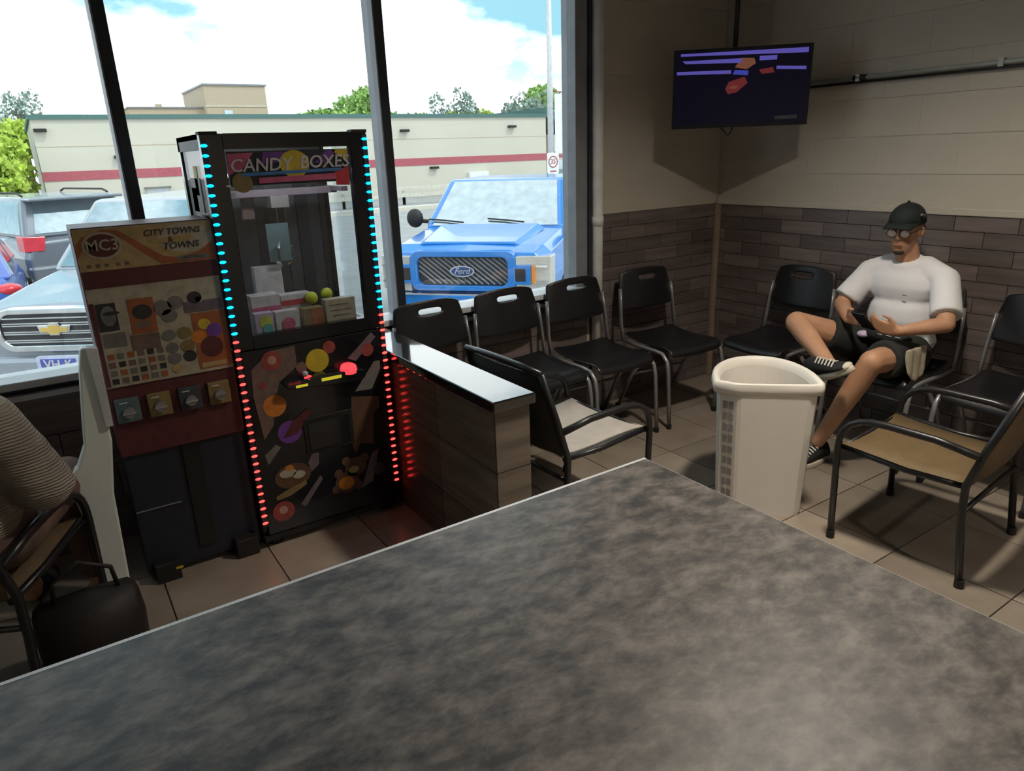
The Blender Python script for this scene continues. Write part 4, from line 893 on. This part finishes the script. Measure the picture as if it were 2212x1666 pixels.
# silver car facing us: grille, emblem, plate
sv = car('car', 'large silver car parked nose to the window, gold emblem on its grille', 'car', (-.02, 7.75, LOT), -math.radians(35), 'car_silver', 1.04, 5.6, 1.45, 1.16, 1.26, 1.98, (1.5, 2.3, 5.2, 5.5))
gr = obj('grille', MB().prism(roundrect(-.52, .52, .77, 1.07, .12), -.005, .10), 'grille', sv)
for z in (.80, .82, .88, .90, .96, .98, 1.03): obj('grille_bar', box(-.50, .50, -.02, .0, z-.006, z+.006), 'chrome', gr)
mb = MB(); fa, fb = roundrect(-.58, .58, .71, 1.12, .16), roundrect(-.52, .52, .77, 1.07, .12); n = len(fa)
for y in (-.03, .10):
    for lp_ in (fa, fb): mb.v += [(x, y, z) for x, z in lp_]
for k in range(n):
    k2 = (k+1) % n; mb.f += [(k, k2, n+k2, n+k), (2*n+k, 2*n+k2, k2, k), (n+k, n+k2, 3*n+k2, 3*n+k)]
obj('grille_surround', mb, 'chrome', sv, bevel=.01)
bow = [(-.17, .03), (-.065, .03), (-.05, .055), (.05, .055), (.065, .03), (.17, .03), (.15, -.03), (.055, -.03), (.045, -.055), (-.055, -.055), (-.07, -.03), (-.15, -.03)]
e1 = obj('emblem', MB().prism([(x*.92, .925+z*1.05) for x, z in bow], -.035, -.02), 'chrome', sv); obj('emblem_field', MB().prism([(x*.79, .92+z*.78) for x, z in bow], -.04, -.035), 'gold', e1)
pl = obj('number_plate', MB().prism(roundrect(-.21, .21, .46, .675, .02), -.085, -.045), 'plate', sv); obj('plate_field', box(-.17, .17, -.089, -.085, .54, .65), 'plate_blue', pl); obj('plate_strip', box(-.17, .17, -.089, -.085, .48, .51), 'plate_blue', pl)
text('VH-K', .12, .003, FRONT(0, -.092, .595), 'plate_lettering', 'p_white', pl); obj('bumper', box(-.9, .9, -.045, .2, .36, .66), 'car_silver', sv, bevel=.05)
obj('bumper_intake', box(-.55, .55, -.05, -.04, .24, .37), 'grille', sv)
for s_ in (-1, 1): obj('headlight', MB().hexa([(s_*.62, .02, .92), (s_*.93, .14, .95), (s_*.93, .3, .95), (s_*.62, .2, .92)], [(s_*.62, .03, 1.08), (s_*.92, .2, 1.12), (s_*.92, .4, 1.12), (s_*.62, .2, 1.08)]), 'lamp_lens', sv, bevel=.01)
# grey SUV seen from behind: rear towards us -> front away
gs = car('suv', 'grey sport utility vehicle seen from behind, red tail lamp', 'car', (-.75, 20.1, LOT), PI+.30, 'car_grey', 1.04, 5.1, 1.3, 1.15, 1.22, 1.88, (1.3, 2.0, 4.75, 5.05), .40, .38)
for s_ in (-1, 1): obj('tail_lamp', MB().hexa([(s_*.72, 4.9, .98), (s_*1.02, 4.78, .98), (s_*1.02, 5.08, .98), (s_*.72, 5.13, .98)], [(s_*.66, 4.9, 1.22), (s_*1.0, 4.7, 1.24), (s_*1.0, 5.06, 1.24), (s_*.66, 5.11, 1.22)]), 'tail_red', gs, bevel=.01)
obj('spoiler', box(-.78, .78, 4.7, 5.12, 1.82, 1.87), 'car_grey', gs, bevel=.02); obj('rear_bumper', box(-1.0, 1.0, 4.95, 5.18, .42, .72), 'car_grey', gs, bevel=.05)
for s_ in (-1, 1): obj('roof_rail', MB().tube([(s_*.72, 2.3, 1.90), (s_*.72, 2.5, 1.95), (s_*.72, 4.4, 1.95), (s_*.72, 4.6, 1.90)], .02, 6), 'black_matte', gs)
car_b = car('car', 'small blue car with a red tail lamp behind the silver car', 'car', (-1.22, 15.4, LOT), PI, 'car_dkblue', .92, 4.3, 1.1, .95, 1.0, 1.45, (1.1, 1.8, 3.2, 4.0))
for s_ in (-1, 1): obj('tail_lamp', MB().ell((s_*.78, 4.2, .88), (.16, .13, .08)), 'tail_red', car_b, smooth=True)
car('van', 'white van beside the lime tree', 'van', (-1.6, 31, LOT), .3, 'car_white', 1.0, 5.2, .9, 1.2, 1.35, 2.4, (.9, 1.4, 5.0, 5.1))
